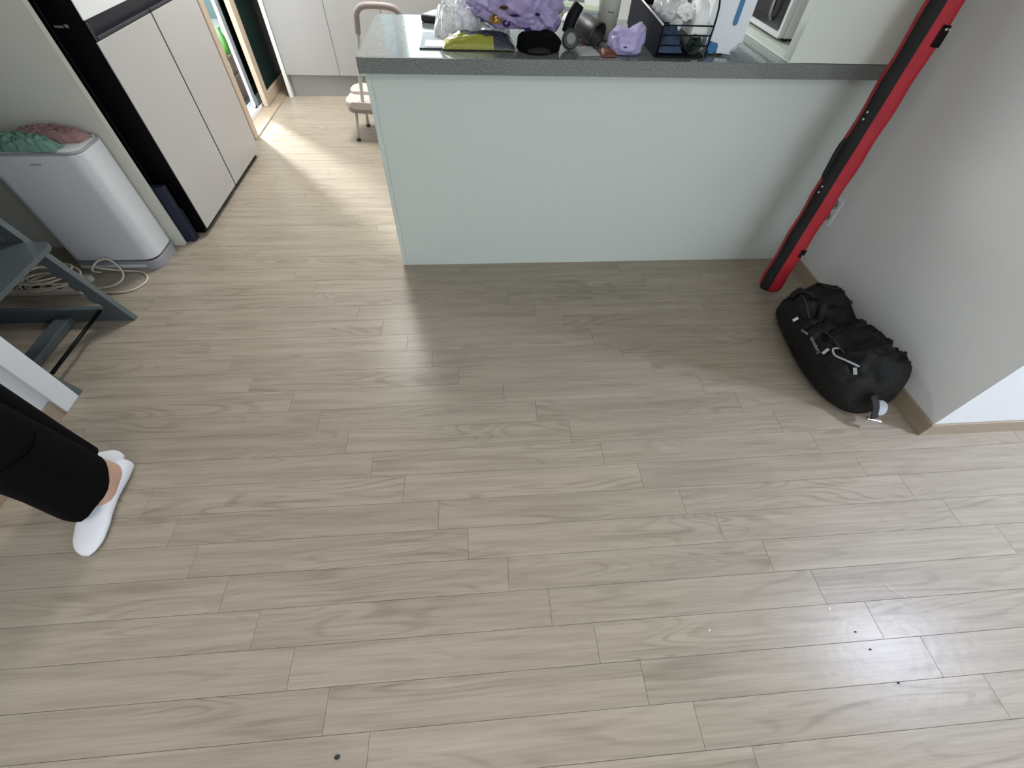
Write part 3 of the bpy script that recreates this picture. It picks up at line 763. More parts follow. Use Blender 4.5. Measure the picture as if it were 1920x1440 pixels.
obj('hair', blob((-1.352, -1.0, 1.635), 0.098, 0.092, 0.105, 0.04, 2, 3, sub=3), 'hair', pe, smooth=True)
fc = BM(); box(fc, -1.272, -1.252, -1.022, -1.006, 1.575, 1.60, 0.004); obj('nose', fc, 'skin', pe)
for yy in (-1.045, -0.985):
    obj('eye', lathe(BM(), [(0.002, -0.002), (0.007, 0.0), (0.002, 0.003)], (-1.268, yy, 1.61), 10), 'ink', pe)
obj('mouth', B(-1.272, -1.262, -1.03, -0.998, 1.542, 1.549, 0.002), 'redp', pe)

# ================================================================== RED POLE BAG
pole = thing('pole_bag', (1.33, -0.18, 0), 'long red and black padded pole bag leaning in the corner by the right wall', 'pole bag')
PB = Vector((1.332, -0.178, 0.034)); PT = Vector((1.42, -0.055, 1.062)); PA = (PT-PB).normalized()
LEN = 1.44
camv = (Vector(cam.location) - PB); camv = (camv - PA*camv.dot(PA)).normalized()   # which way its broad side faces
camv = Vector((-0.45, -0.86, 0.0)); camv = (camv - PA*camv.dot(PA)).normalized()
PU = PA.cross(camv).normalized()      # sideways
if PU.x < 0: PU = -PU
def pole_pt(s, a, k=1.0, rx=0.049, ry=0.040):
    # rounded-rectangle section
    ca, sa = math.cos(a), math.sin(a)
    e = 0.75
    x = math.copysign(abs(ca)**e, ca)*rx*k; y = math.copysign(abs(sa)**e, sa)*ry*k
    wob = 1 + 0.035*math.sin(s*34.0 + 1.2*math.cos(a)) + 0.02*noise.noise(Vector((s*9, ca, sa)))
    return PB + PA*s + PU*x*wob + camv*y*wob
def pole_surface(a0, a1, n, k0, s0=0.0, s1=LEN, closed=False, m=90):
    bm = BM(); rows = []
    for i in range(m+1):
        s = s0 + (s1-s0)*i/m
        endk = min(1.0, math.sqrt(max(0, 1-(1-min(1, (s)/0.03))**2))*0.35+0.65)*min(1.0, math.sqrt(max(0, 1-(1-min(1, (LEN-s)/0.03))**2))*0.35+0.65)
        rows.append([bm.verts.new(pole_pt(s, a0+(a1-a0)*j/n, k0*endk)) for j in range(n if closed else n+1)])
    for i in range(m):
        N_ = len(rows[0])
        for j in range(N_ if closed else N_-1):
            bm.faces.new((rows[i][j], rows[i][(j+1)%N_], rows[i+1][(j+1)%N_], rows[i+1][j])).smooth = True
    if closed:
        bm.faces.new(rows[0][::-1]); bm.faces.new(rows[-1])
    return bm
obj('body', pole_surface(0, 2*math.pi, 32, 1.0, closed=True, m=110), 'red', pole)
# black panel on the left part of the visible side (PU points right, camv towards viewer)
bpn = pole_surface(R(94), R(152), 10, 1.035, 0.004, LEN-0.004, m=110)
obj('black_panel', bpn, 'blackfab', pole, smooth=True)
obj('zip', pole_surface(R(93), R(97.5), 1, 1.045, 0.01, LEN-0.01, m=100), 'blackfab', pole, label='dark seam between red and black')
obj('seam', pole_surface(R(62), R(63.2), 1, 1.012, 0.01, LEN-0.01, m=100), 'redp', pole, label='thin pale red stitched seam')
def on_pole(s, a, k=1.08): return pole_pt(s, a, k)
def tab(s0, s1, a0, a1, m='blackfab', k=1.10):
    bm = pole_surface(R(a0), R(a1), 6, k, s0, s1, m=4)
    geo = bmesh.ops.solidify(bm, geom=bm.faces[:], thickness=-0.003)
    return obj('tab', bm, m, pole, smooth=True)
def rivet(s, a, r=0.0042, k=1.12):
    p = on_pole(s, R(a), k); c = on_pole(s, R(a), 0.2); n = (p-c); n = (n-PA*n.dot(PA)).normalized()
    q = n.to_track_quat('Z', 'Y').to_matrix()
    return obj('rivet', lathe(BM(), [(r, -0.003), (r, 0.001), (r*0.6, 0.0025)], p, 12, axis=q), 'silver', pole)
tab(0.195, 0.228, 20, 66); rivet(0.202, 46, k=1.14)
rivet(0.458, 128, k=1.09); rivet(0.480, 128, k=1.09)
rivet(0.715, 128, k=1.09); rivet(0.737, 128, k=1.09)
tab(0.930, 0.985, 20, 72); rivet(0.975, 36, k=1.15); rivet(0.975, 56, k=1.15)
hd = [on_pole(s, R(160), k) for s, k in ((0.505, 0.98), (0.52, 1.08), (0.55, 1.13), (0.60, 1.13), (0.63, 1.08), (0.645, 0.98))]
obj('handle', tube(BM(), catmull(hd, 5), 0.008, 10), 'blackfab', pole, label='black carrying handle')

# ================================================================== DUFFEL BAG
db = thing('duffel_bag', (1.41, -0.58, 0), 'slouching black duffel bag on the floor against the right wall', 'bag')
BY0, BLEN = -0.885, 0.575
def duf(t, a, lift=0.0):
    """point of the bag's skin: t along (0 = end near the camera), a around (0 = wall side, 90 = top, 180 = room side)"""
    tt = max(0.0, min(1.0, t))
    e = max(0.0, 1-abs(2*tt-1)**5.0)**0.5
    y = BY0 + BLEN*tt
    cx = 1.396 - 0.010*math.sin(tt*math.pi)
    wx = (0.150 + 0.014*math.sin(tt*5.0+0.5))*(0.25+0.75*e)
    h = (0.192 + 0.016*math.cos(tt*5.2) )*(0.28+0.72*e)
    ca, sa = math.cos(a), math.sin(a)
    x = math.copysign(abs(ca)**0.62, ca)*wx; z = 0.5*h*(1+math.copysign(abs(sa)**0.75, sa))
    q = Vector((ca*1.3, sa*1.3, tt*4.6))
    w_ = Vector((noise.noise(q*1.3), noise.noise(q*1.3+Vector((5, 2, 1))), noise.noise(q*1.3+Vector((1, 9, 4)))))*0.5
    f = (1-2.2*abs(noise.noise((q+w_)*1.15+Vector((3.3, 1, 2)))))*0.6 + (1-2.2*abs(noise.noise((q+w_)*2.4+Vector((1, 8, 2)))))*0.34 + 0.12*(1-2*abs(noise.noise((q+w_)*5.0)))
    up = max(0.0, sa)**0.5
    x *= 1 + 0.05*f
    z = z*(1 + 0.26*f*up - 0.22*up*math.exp(-((tt-0.60)/0.10)**2) - 0.10*up*math.exp(-((tt-0.28)/0.10)**2))
    x *= 1 - 0.10*up
    X = min(cx + x, 1.560)
    n = Vector((ca, 0, sa))
    return Vector((X, y + 0.012*f*up, 0.002+max(0, z))) + n*lift
bm = BM(); N1, N2 = 70, 64
loft(bm, [[duf(i/N1, 2*math.pi*k/N2) for k in range(N2)] for i in range(N1+1)])
obj('body', bm, 'bag', db, smooth=True)
def on_bag(pts, lift=0.004): return [duf(t, R(a), lift) for t, a in pts]
def bstrap(pts, w_, name, m='blackfab', lift=0.004):
    bm = BM(); P = catmull([Vector((t, a, 0)) for t, a in pts], 8); L = []
    for i in range(len(P)):
        p = P[i]; d = (P[min(len(P)-1, i+1)] - P[max(0, i-1)])
        # width direction in (t, a) space, metric-corrected
        dt, da = d.x*BLEN, R(d.y)*0.13; ln = math.hypot(dt, da) or 1
        wt, wa = -da/ln*w_/BLEN, math.degrees(dt/ln*w_/0.13)
        L.append((duf(p.x+wt, R(p.y+wa), lift), duf(p.x, R(p.y), lift+0.003), duf(p.x-wt, R(p.y-wa), lift)))
    V = [[bm.verts.new(q) for q in r] for r in L]
    for i in range(len(V)-1):
        for k in range(2): bm.faces.new((V[i][k], V[i][k+1], V[i+1][k+1], V[i+1][k])).smooth = True
    bmesh.ops.recalc_face_normals(bm, faces=bm.faces)
    bmesh.ops.solidify(bm, geom=bm.faces[:], thickness=0.003)
    return obj(name, bm, m, db)
bstrap([(0.93, 152), (0.82, 118), (0.70, 100), (0.60, 112), (0.56, 148)], 0.014, 'handle')
bstrap([(0.97, 60), (0.93, 85), (0.82, 75), (0.74, 45)], 0.012, 'handle')
bstrap([(0.44, 158), (0.48, 128), (0.52, 95), (0.54, 60), (0.53, 30)], 0.016, 'strap')
bstrap([(0.10, 120), (0.20, 92), (0.30, 62), (0.36, 30)], 0.016, 'strap')
obj('zip', tube(BM(), catmull(on_bag([(0.92, 128), (0.75, 132), (0.58, 128), (0.40, 124), (0.22, 118), (0.08, 100)], 0.002), 8), 0.004, 8, flat=0.4), 'mug', db, label='dark grey zip')
obj('piping', tube(BM(), catmull(on_bag([(0.300, 118), (0.285, 136), (0.235, 143), (0.175, 137), (0.135, 118)], 0.004), 8), 0.0036, 8), 'baglt', db, label='curved light grey piping')
def bag_frame(t, a, lift):
    c = duf(t, R(a), lift); dy = (duf(t+0.03, R(a), lift)-duf(t-0.03, R(a), lift)).normalized(); da = (duf(t, R(a+6), lift)-duf(t, R(a-6), lift)).normalized()
    return c, dy, da
def plate(t, a, lx, ly, m, nm, turn=0.0):
    c, u, v = bag_frame(t, a, 0.006); n = v.cross(u).normalized()
    if n.z < 0: n = -n
    v = n.cross(u)
    mt = Matrix(((u.x, v.x, n.x, c.x), (u.y, v.y, n.y, c.y), (u.z, v.z, n.z, c.z), (0, 0, 0, 1))) @ Matrix.Rotation(R(turn), 4, 'Z')
    bm = B(-lx, lx, -ly, ly, 0, 0.0025, 0.0007); bmesh.ops.transform(bm, matrix=mt, verts=bm.verts)
    return obj(nm, bm, m, db)
plate(0.300, 146, 0.006, 0.013, 'baglt', 'zip_pull', 10); plate(0.118, 128, 0.006, 0.013, 'baglt', 'zip_pull', 60)
plate(0.665, 158, 0.006, 0.011, 'paper', 'woven_label', 12)
for nm_, tt_, word, sz in (('side_lettering', 0.385, 'Luupoom', 0.019), ('side_lettering', 0.52, 'weom', 0.019)):
    c, u, v = bag_frame(tt_, 154, 0.012)
    if v.z > 0: v = -v
    text(nm_, word, sz, 'baglt', db, c, u, v)
bk = prism(BM(), rrect(-0.022, 0.022, -0.028, 0.028, 0.020, 6), 0.0, 0.008, 0.003)
bmesh.ops.transform(bk, matrix=Matrix.Translation((1.400, -0.912, 0.080)) @ Matrix.Rotation(R(-28), 4, 'Z') @ Matrix.Rotation(R(35), 4, 'X'), verts=bk.verts)
obj('buckle', bk, 'baglt', db, label='grey rounded plastic buckle')
bb = B(-0.024, 0.024, -0.007, 0.007, 0, 0.012, 0.002)
bmesh.ops.transform(bb, matrix=Matrix.Translation((1.372, -0.948, 0.050)) @ Matrix.Rotation(R(-20), 4, 'Z'), verts=bb.verts); obj('buckle_clip', bb, 'silver', db)
obj('strap', tube(BM(), catmull([(1.362, -0.885, 0.125), (1.368, -0.918, 0.100), (1.370, -0.940, 0.070), (1.371, -0.948, 0.056)], 6), 0.017, 8, flat=0.2), 'blackfab', db)

# ================================================================== WALL OUTLET
ol = thing('wall_outlet', (1.575, 0.005, 0.33), 'white double wall socket low on the right wall beside the pole bag', 'socket')
obj('plate', B(1.566, 1.5745, -0.028, 0.042, 0.270, 0.390, 0.003), 'wallw', ol)
for zc in (0.302, 0.358):
    ax_ = Matrix(((0, 0, -1), (0, 1, 0), (1, 0, 0)))
    obj('socket', lathe(BM(), [(0.020, 0), (0.0205, 0.0012), (0.019, 0.0014)], (1.5662, 0.007, zc), 20, axis=ax_), 'pur2', ol)
    for dy in (-0.0095, 0.0095):
        obj('socket_hole', lathe(BM(), [(0.0028, 0), (0.0028, 0.0018)], (1.5648+0.0001, 0.007+dy, zc), 10, axis=ax_), 'black', ol)

# ================================================================== STEP STOOL
ss = thing('step_stool', (-0.72, 1.6, 0), 'low padded stool with a tall white tube handle behind the island corner', 'stool')
def rot2(cx, cy, a, x, y): return (cx + x*math.cos(a) - y*math.sin(a), cy + x*math.sin(a) + y*math.cos(a))
SC = (-0.70, 1.63); SA = R(-8)
def seat_poly(hx0, hx1, hy0, hy1, r): return [rot2(SC[0], SC[1], SA, x, y) for x, y in rrect(hx0, hx1, hy0, hy1, r, 6)]
obj('seat', prism(BM(), seat_poly(-0.175, 0.19, -0.145, 0.13, 0.06), 0.205, 0.245, 0.012), 'seatc', ss, smooth=False)
obj('seat_pad', prism(BM(), seat_poly(-0.18, 0.19, 0.0, 0.16, 0.05), 0.247, 0.262, 0.006), 'seatc', ss)
obj('seat_base', prism(BM(), seat_poly(-0.172, 0.185, -0.14, 0.125, 0.06), 0.180, 0.2045, 0.004), 'grip', ss, label='darker underside of the seat')
for lx, ly in ((-0.12, -0.10), (-0.12, 0.10), (0.14, -0.10), (0.14, 0.10)):
    a = rot2(SC[0], SC[1], SA, lx, ly); b_ = rot2(SC[0], SC[1], SA, lx*1.15, ly*1.2)
    lg = obj('leg', tube(BM(), [(a[0], a[1], 0.18), (b_[0], b_[1], 0.012)], 0.010, 12), 'tubew', ss)
    obj('foot_cap', lathe(BM(), [(0.014, 0), (0.015, 0.012), (0.012, 0.018)], (b_[0], b_[1], 0), 14), 'mug', lg)
h0 = (-0.778, 1.52, 0.215)
tp = [(-0.775, 1.515, 0.20), (-0.745, 1.515, 0.42), (-0.708, 1.51, 0.60)]
obj('handle_tube', tube(BM(), catmull(tp, 6), 0.0105, 12), 'tubew', ss)
obj('handle_tube', tube(BM(), catmull([(-0.44, 1.51, 0.63), (-0.46, 1.515, 0.42), (-0.52, 1.54, 0.22)], 6), 0.0105, 12), 'tubew', ss)
gp = [(-0.708, 1.51, 0.60), (-0.700, 1.508, 0.66), (-0.690, 1.506, 0.698), (-0.655, 1.504, 0.722), (-0.60, 1.503, 0.727), (-0.52, 1.503, 0.724), (-0.475, 1.505, 0.712), (-0.448, 1.508, 0.680), (-0.440, 1.51, 0.63)]
obj('handle_grip', tube(BM(), catmull(gp, 5), 0.0165, 14), 'grip', ss, label='thick beige-grey foam grip')
for bx, by in ((-0.79, 1.505), (-0.755, 1.505)):
    obj('screw', lathe(BM(), [(0.006, 0), (0.006, 0.003), (0.003, 0.004)], (bx, by, 0.2455), 10), 'silver', ss)

# ================================================================== UTILITY ROOM STACK
b1 = thing('cardboard_box', (-1.95, 2.42, 0), 'brown cardboard box on the utility room floor, scribbled on the side', 'box', 'boxes in the utility room')
def carton(t, x0, x1, y0, y1, z0, z1):
    obj('carton', B(x0, x1, y0, y1, z0, z1, 0.002), 'card', t)
    obj('flap', B(x0, x1, y0+0.001, (y0+y1)/2-0.001, z1, z1+0.003), 'card', t); obj('flap', B(x0, x1, (y0+y1)/2+0.001, y1-0.001, z1, z1+0.003), 'card', t)
carton(b1, -2.25, -1.83, 2.02, 2.50, 0.006, 0.15)
text('scribble', 'MIY', 0.05, 'ink', b1, (-1.829, 2.16, 0.075), (0.15, 1, 0.1), (0, 0, 1))
b2 = thing('cardboard_box', (-1.95, 2.42, 0.153), 'upper brown cardboard box with a white shipping label, in the utility room', 'box', 'boxes in the utility room')
carton(b2, -2.25, -1.85, 2.04, 2.48, 0.1535, 0.262)
lbm = obj('shipping_label', B(-1.8495, -1.8482, 2.175, 2.27, 0.178, 0.250), 'paper', b2)
for i in range(9):
    yy = 2.225 + i*0.0042
    obj('barcode_bar', B(-1.8480, -1.8475, yy, yy+0.002, 0.190, 0.240), 'ink', lbm)
tb = thing('orange_bag', (-1.90, 2.30, 0.265), 'orange-brown packet on top of the stacked boxes', 'packet')
obj('packet', blob((-1.900, 2.295, 0.282), 0.040, 0.055, 0.014, 0.12, 1.6, 5, sub=3, floor=0.2655), 'brown', tb)
gb = thing('green_bottle', (-1.875, 2.385, 0.266), 'clear green plastic bottle standing on the boxes behind the sliding door', 'bottle')
obj('bottle_body', lathe(BM(), [(0.020, 0), (0.023, 0.006), (0.024, 0.075), (0.019, 0.105), (0.009, 0.130), (0.009, 0.138)], (-1.878, 2.385, 0.266), 20), 'greenb', gb, smooth=True)
obj('cap', lathe(BM(), [(0.011, 0), (0.011, 0.018), (0.009, 0.020)], (-1.878, 2.385, 0.4045), 16), 'greenb', gb)
pb = tag(obj('clear_bag', blob((-1.960, 2.375, 0.305), 0.035, 0.035, 0.045, 0.3, 2.0, 9, sub=4, floor=0.2665), 'filmw', smooth=True), 'crumpled clear plastic bag beside the green bottle', 'plastic bag')

# ================================================================== ON THE WORKTOP
ZC = 0.868
tray = thing('clear_sheet', (-0.17, 0.24, ZC), 'square clear plastic sheet lying flat near the left end of the worktop', 'plastic sheet')
obj('sheet', B(-0.232, -0.105, 0.140, 0.345, ZC+0.0004, ZC+0.0022, 0.0005), mat('clear_sheet', (160, 168, 174), 0.6, spec=0.1), tray)
obj('sheet_edge', B(-0.2325, -0.105, 0.1375, 0.1400, ZC+0.0003, ZC+0.0045), 'slate', tray)
cd = tag(obj('white_card', B(-0.215, -0.140, 0.158, 0.235, ZC+0.0026, ZC+0.0036), 'paper'), 'small white slip of paper on the clear plastic sheet', 'paper')
ph = thing('green_case', (-0.17, 0.54, ZC), 'flat dark case with a white and green top at the back left of the worktop', 'case')
def quad_prism(pts, z0, z1, bev=0.002): return prism(BM(), pts, z0, z1, bev)
obj('case', quad_prism([(-0.247, 0.493), (-0.170, 0.468), (-0.100, 0.520), (-0.108, 0.575), (-0.200, 0.578)], ZC+0.0005, ZC+0.022, 0.004), 'mug', ph)
obj('top_film', quad_prism([(-0.240, 0.495), (-0.171, 0.474), (-0.108, 0.521), (-0.114, 0.569), (-0.198, 0.572)], ZC+0.0223, ZC+0.0240, 0.0008), 'paper', ph)
obj('top_picture', quad_prism([(-0.196, 0.500), (-0.165, 0.488), (-0.130, 0.520), (-0.128, 0.564), (-0.190, 0.566)], ZC+0.0242, ZC+0.0252, 0.0004), 'green', ph)
bx = thing('grey_box_lid', (-0.07, 0.56, ZC), 'grey-beige flat tin with a black rim at the back of the worktop', 'tin')
obj('tin_base', quad_prism([(-0.098, 0.500), (-0.090, 0.492), (0.03, 0.545), (0.03, 0.600), (-0.095, 0.598)], ZC+0.0005, ZC+0.018, 0.002), 'black', bx)
obj('tin_top', quad_prism([(-0.096, 0.503), (-0.089, 0.496), (0.03, 0.549), (0.03, 0.597), (-0.093, 0.595)], ZC+0.0185, ZC+0.026, 0.002), 'grip', bx)

# snack bag: olive and slate foil, clear seams
sn = thing('snack_bag', (-0.02, 0.2, ZC), 'olive green and slate foil snack bag at the front of the worktop', 'bag')
def pillow(x0, x1, y0, y1, h, seed, m_split=None, n=44, z=ZC, rz=0.0, amp=0.18, mi_fn=None):
    bm = BM(); T = []; Bt = []
    cx, cy = (x0+x1)/2, (y0+y1)/2; ca, sa = math.cos(rz), math.sin(rz)
    for j in range(n+1):
        rt = []; rb = []
        for i in range(n+1):
            u = i/n*2-1; v = j/n*2-1
            e = ((1-abs(u)**3)*(1-abs(v)**3))**0.5
            q = Vector((u*2.2+seed, v*2.2, seed*.7)); r = noise.noise(q*1.2)*1.1 + (1-2*abs(noise.noise(q*2.2)))*0.5
            zz = h*e*(0.85+amp*r)
            x = cx + (x1-x0)/2*u*(1-0.05*e); y = cy + (y1-y0)/2*v*(1-0.06*e)
            dx, dy = x-cx, y-cy; x = cx+dx*ca-dy*sa; y = cy+dx*sa+dy*ca
            rt.append(bm.verts.new((x, y, z + 0.35*h*0.25 + zz + 0.002)))
            rb.append(bm.verts.new((x, y, z + 0.0006 + 0.35*h*0.25*(1-e))))
        T.append(rt); Bt.append(rb)
    for j in range(n):
        for i in range(n):
            f = bm.faces.new((T[j][i], T[j][i+1], T[j+1][i+1], T[j+1][i])); f.smooth = True
            if mi_fn: f.material_index = mi_fn((i+.5)/n, (j+.5)/n)
            g = bm.faces.new((Bt[j+1][i], Bt[j+1][i+1], Bt[j][i+1], Bt[j][i]))
            if mi_fn: g.material_index = mi_fn((i+.5)/n, (j+.5)/n)
    for i in range(n):
        for a, b_ in (((T[0][i+1], T[0][i]), (Bt[0][i], Bt[0][i+1])), ((T[n][i], T[n][i+1]), (Bt[n][i+1], Bt[n][i])), ((T[i][0], T[i+1][0]), (Bt[i+1][0], Bt[i][0])), ((T[i+1][n], T[i][n]), (Bt[i][n], Bt[i+1][n]))):
            f = bm.faces.new((*a, *b_))
    return bm
obj('foil', pillow(-0.152, 0.100, 0.125, 0.235, 0.040, 2.0, mi_fn=lambda u, v: 0 if (u + 0.75*v < 0.52 or (v < 0.20 and u < 0.70)) else 1), ['olive', 'slate'], sn)
obj('seal', pillow(0.098, 0.112, 0.128, 0.228, 0.003, 1.0, n=8), 'film', sn)
# silver patterned bag behind it
tag(obj('foil_bag', cloth_heap((-0.100, 0.326, ZC+0.0006), 0.088, 0.082, 0.115, 4.4, n=56, folds=3.4), 'foil', smooth=True), 'shiny white and silver patterned plastic bag behind the snack bag', 'plastic bag')
tag(obj('frosted_tub', lathe(BM(), [(0.045, 0), (0.050, 0.005), (0.060, 0.10), (0.064, 0.108), (0.058, 0.106), (0.05, 0.02)], (0.055, 0.470, ZC+0.001), 28), 'filmw', smooth=True), 'frosted clear plastic tub behind the silver bag', 'tub')

# big purple shopping bag
pu = thing('purple_bag', (0.15, 0.33, ZC), 'large crumpled lavender plastic bag with purple printing on the worktop', 'plastic bag')
pbm = blob((0.103, 0.265, ZC+0.122), 0.134, 0.105, 0.080, 0.28, 1.7, 11, sub=5, floor=ZC+0.046, power=0.9)
obj('film', pbm, 'lav', pu, smooth=True)
obj('film_fold', blob((0.01, 0.24, ZC+0.125), 0.060, 0.05, 0.045, 0.45, 2.1, 21, sub=4), 'lav2', pu, smooth=True)
obj('film_fold', blob((0.198, 0.215, ZC+0.080), 0.055, 0.045, 0.035, 0.45, 2.0, 31, sub=4), 'lav', pu, smooth=True)
def surf_y(ob, x, z):
    """front-most (min y) surface of a mesh near (x, z)"""
    best = None
    for v in ob.data.vertices:
        d = (v.co.x-x)**2 + (v.co.z-z)**2
        if d < 0.012**2 and (best is None or v.co.y < best): best = v.co.y
    return best if best is not None else 0.25
film = [o for o in bpy.data.objects if o.parent == pu][0]
def print_patch(x, z, w_, h_, m, txt=None, tsz=0.02, tm='paper', nm='print'):
    y = surf_y(film, x, z)
    n = Vector((0.05, -0.80, 0.6)).normalized()
    c = Vector((x, y, z)) + n*0.006
    X = Vector((1, 0, 0)); Y = n.cross(X).normalized()
    if Y.z < 0: Y = -Y
    bm = BM(); V = []
    for k in range(20):
        a = 2*math.pi*k/20; V.append(bm.verts.new(c + X*math.cos(a)*w_ + Y*math.sin(a)*h_))
    f = bm.faces.new(V); bmesh.ops.solidify(bm, geom=[f], thickness=0.0012)
    bmesh.ops.recalc_face_normals(bm, faces=bm.faces)
    p = obj(nm, bm, m, pu)
    if txt: text('lettering', txt, tsz, tm, p, c + n*0.0016, X, Y)
    return p
# black pouch under the bag
bp_ = thing('black_pouch', (0.16, 0.18, ZC), 'black soft pouch under the lavender bag', 'pouch')
obj('pouch', blob((0.186, 0.160, ZC+0.018), 0.074, 0.060, 0.030, 0.12, 1.5, 6, sub=4, floor=ZC+0.0006, power=0.75), 'pants', bp_, smooth=True)
obj('pouch_flap', blob((0.180, 0.098, ZC+0.010), 0.040, 0.016, 0.010, 0.15, 1.7, 16, sub=3, floor=ZC+0.0006), 'blackfab', bp_, smooth=True)
# black hand tool with grey disc
ht = thing('black_clipper', (0.29, 0.22, ZC), 'black handheld tool with a round grey dial, on the worktop', 'tool')
obj('grip', tube(BM(), catmull([(0.288, 0.182, ZC+0.046), (0.300, 0.195, ZC+0.080), (0.322, 0.200, ZC+0.118)], 6), lambda t: 0.021-0.002*t, 16), 'blacksat', ht, label='black rounded handle')
ax2 = Vector((0.05, -0.93, 0.36)).normalized().to_track_quat('Z', 'Y').to_matrix()
obj('dial_ring', lathe(BM(), [(0.028, -0.02), (0.030, 0.0), (0.026, 0.004), (0.017, 0.005)], (0.296, 0.150, ZC+0.034), 28, axis=ax2), 'mug', ht)
obj('dial', lathe(BM(), [(0.0165, 0), (0.0165, 0.0062), (0.014, 0.0075)], (0.296, 0.150, ZC+0.034), 24, axis=ax2), 'disc', ht)
cp = thing('grey_cup', (0.36, 0.24, ZC), 'dark grey plastic scoop lying on its side between tool and tumbler', 'scoop')
ax3 = Vector((0.55, -0.72, -0.25)).normalized().to_track_quat('Z', 'Y').to_matrix()
obj('cup', lathe(BM(), [(0.020, 0), (0.032, 0.002), (0.040, 0.075), (0.041, 0.085), (0.036, 0.083), (0.030, 0.02), (0.01, 0.018)], (0.352, 0.262, ZC+0.055), 28, axis=ax3), 'mug', cp, smooth=True)
# clear pouch at the edge
tag(obj('clear_pouch', pillow(0.315, 0.392, 0.085, 0.185, 0.010, 6.0, n=26, rz=0.15, amp=0.25), 'film'), 'flat clear plastic pouch at the worktop front edge', 'plastic bag')
tag(obj('chocolate_stick', pillow(0.398, 0.452, 0.078, 0.150, 0.016, 3.0, n=16, rz=0.1), 'brown'), 'small brown wrapped snack beside the little lavender bag', 'snack')
# white crumpled tissue with red print
tp_ = thing('crumpled_wrapper', (0.37, 0.38, ZC), 'crumpled white wrapper with red print left of the tumbler', 'wrapper')
obj('wrapper', blob((0.375, 0.385, ZC+0.030), 0.062, 0.05, 0.040, 0.34, 1.9, 13, sub=4, floor=ZC+0.0006), 'paper', tp_)
obj('red_print', blob((0.385, 0.345, ZC+0.024), 0.030, 0.016, 0.014, 0.2, 1.9, 14, sub=3, floor=ZC+0.001), 'redp', tp_)
# pale green instruction folder on top
gf = thing('green_leaflet', (0.30, 0.42, ZC+0.14), 'pale green and white printed leaflet lying across the lavender bag', 'leaflet')
LX, LY, LZ = 0.312, 0.362, ZC+0.094
Mx = Matrix.Translation((LX, LY, LZ)) @ Matrix.Rotation(R(-6), 4, 'Z') @ Matrix.Rotation(R(22), 4, 'X') @ Matrix.Rotation(R(4), 4, 'Y')
def placed(bm): bmesh.ops.transform(bm, matrix=Mx, verts=bm.verts); return bm
obj('leaflet', placed(B(-0.115, 0.115, -0.045, 0.06, 0, 0.010, 0.002)), 'paper', gf)
obj('green_band', placed(B(-0.114, 0.112, -0.0445, -0.020, 0.0102, 0.0112)), 'palegreen', gf)
for a, b_ in ((-0.075, -0.012), (-0.002, 0.058)):
    obj('dark_panel', placed(B(a, b_, -0.010, 0.012, 0.0102, 0.0112)), 'disc', gf)
# tumbler
tm_ = thing('tumbler', (0.455, 0.30, ZC), 'tall cream steel tumbler standing on the worktop', 'tumbler')
obj('cup', lathe(BM(), [(0.030, 0), (0.034, 0.004), (0.036, 0.03), (0.037, 0.06), (0.0385, 0.062), (0.040, 0.20), (0.041, 0.235)], (0.457, 0.312, ZC+0.0005), 40), 'cream', tm_, smooth=True)
obj('lid', lathe(BM(), [(0.0415, 0), (0.0425, 0.004), (0.042, 0.022), (0.030, 0.026)], (0.457, 0.312, ZC+0.2357), 40), 'cream', tm_)
text('cup_print', 'bowl', 0.011, 'ink', tm_, (0.457, 0.2733, ZC+0.085), (1, 0, -0.08), (0, 0, 1))
# small lavender bag
lv = thing('small_lavender_bag', (0.49, 0.13, ZC), 'small crumpled lavender bag in front of the tumbler', 'plastic bag')
lvb = blob((0.490, 0.130, ZC+0.036), 0.054, 0.040, 0.036, 0.26, 1.8, 41, sub=4, floor=ZC+0.0006, power=0.70)
for v in lvb.verts:
    if v.co.z > ZC+0.045 and v.co.x > 0.505: v.co.z += 0.012*(v.co.x-0.505)/0.03
    if v.co.z > ZC+0.05 and abs(v.co.x-0.485) < 0.018: v.co.z -= 0.004
obj('film', lvb, 'lav2', lv, smooth=True)
obj('print', B(0.472, 0.484, 0.0845, 0.0865, ZC+0.026, ZC+0.030), 'purple', lv)

# navy wire basket
bk_ = thing('navy_basket', (0.68, 0.25, ZC), 'navy basket with wire front, packed with bags and cloths, on the worktop', 'basket')
bx0, bx1, by0, by1, bh = 0.592, 0.772, 0.085, 0.505, 0.098
obj('base', prism(BM(), rrect(bx0, bx1, by0, by1, 0.02, 4), ZC+0.0005, ZC+0.006, 0.001), 'navyd', bk_)
obj('side_wall', prism(BM(), [(by0+0.004, ZC+0.006), (by1, ZC+0.006), (by1, ZC+bh+0.01), (by0+0.004, ZC+bh-0.01)], bx0, bx0+0.004, axis='x'), 'navyd', bk_)
obj('rear_wall', B(bx0+0.0045, bx1, by1-0.004, by1, ZC+0.006, ZC+bh+0.01), 'navyd', bk_)
obj('side_wall', prism(BM(), [(by0+0.004, ZC+0.006), (by1-0.0045, ZC+0.006), (by1-0.0045, ZC+bh+0.01), (by0+0.004, ZC+bh-0.01)], bx1-0.002, bx1, axis='x'), 'film', bk_)
obj('rim', tube(BM(), [(bx0+0.002, by0, ZC+bh-0.008), (bx0+0.002, by1, ZC+bh+0.012)], 0.0028, 8), 'paper', bk_, label='white piping on the basket rim')
for zz in (ZC+0.036, ZC+0.064, ZC+bh-0.008):
    obj('wire', tube(BM(), [(bx0+0.002, by0, zz), (bx1, by0, zz)], 0.0022, 8), 'navyd', bk_)
for xx in (bx1-0.002, bx0+0.004):
    obj('wire', tube(BM(), [(xx, by0, ZC+0.004), (xx, by0, ZC+bh-0.008)], 0.0026, 8), 'navyd', bk_)
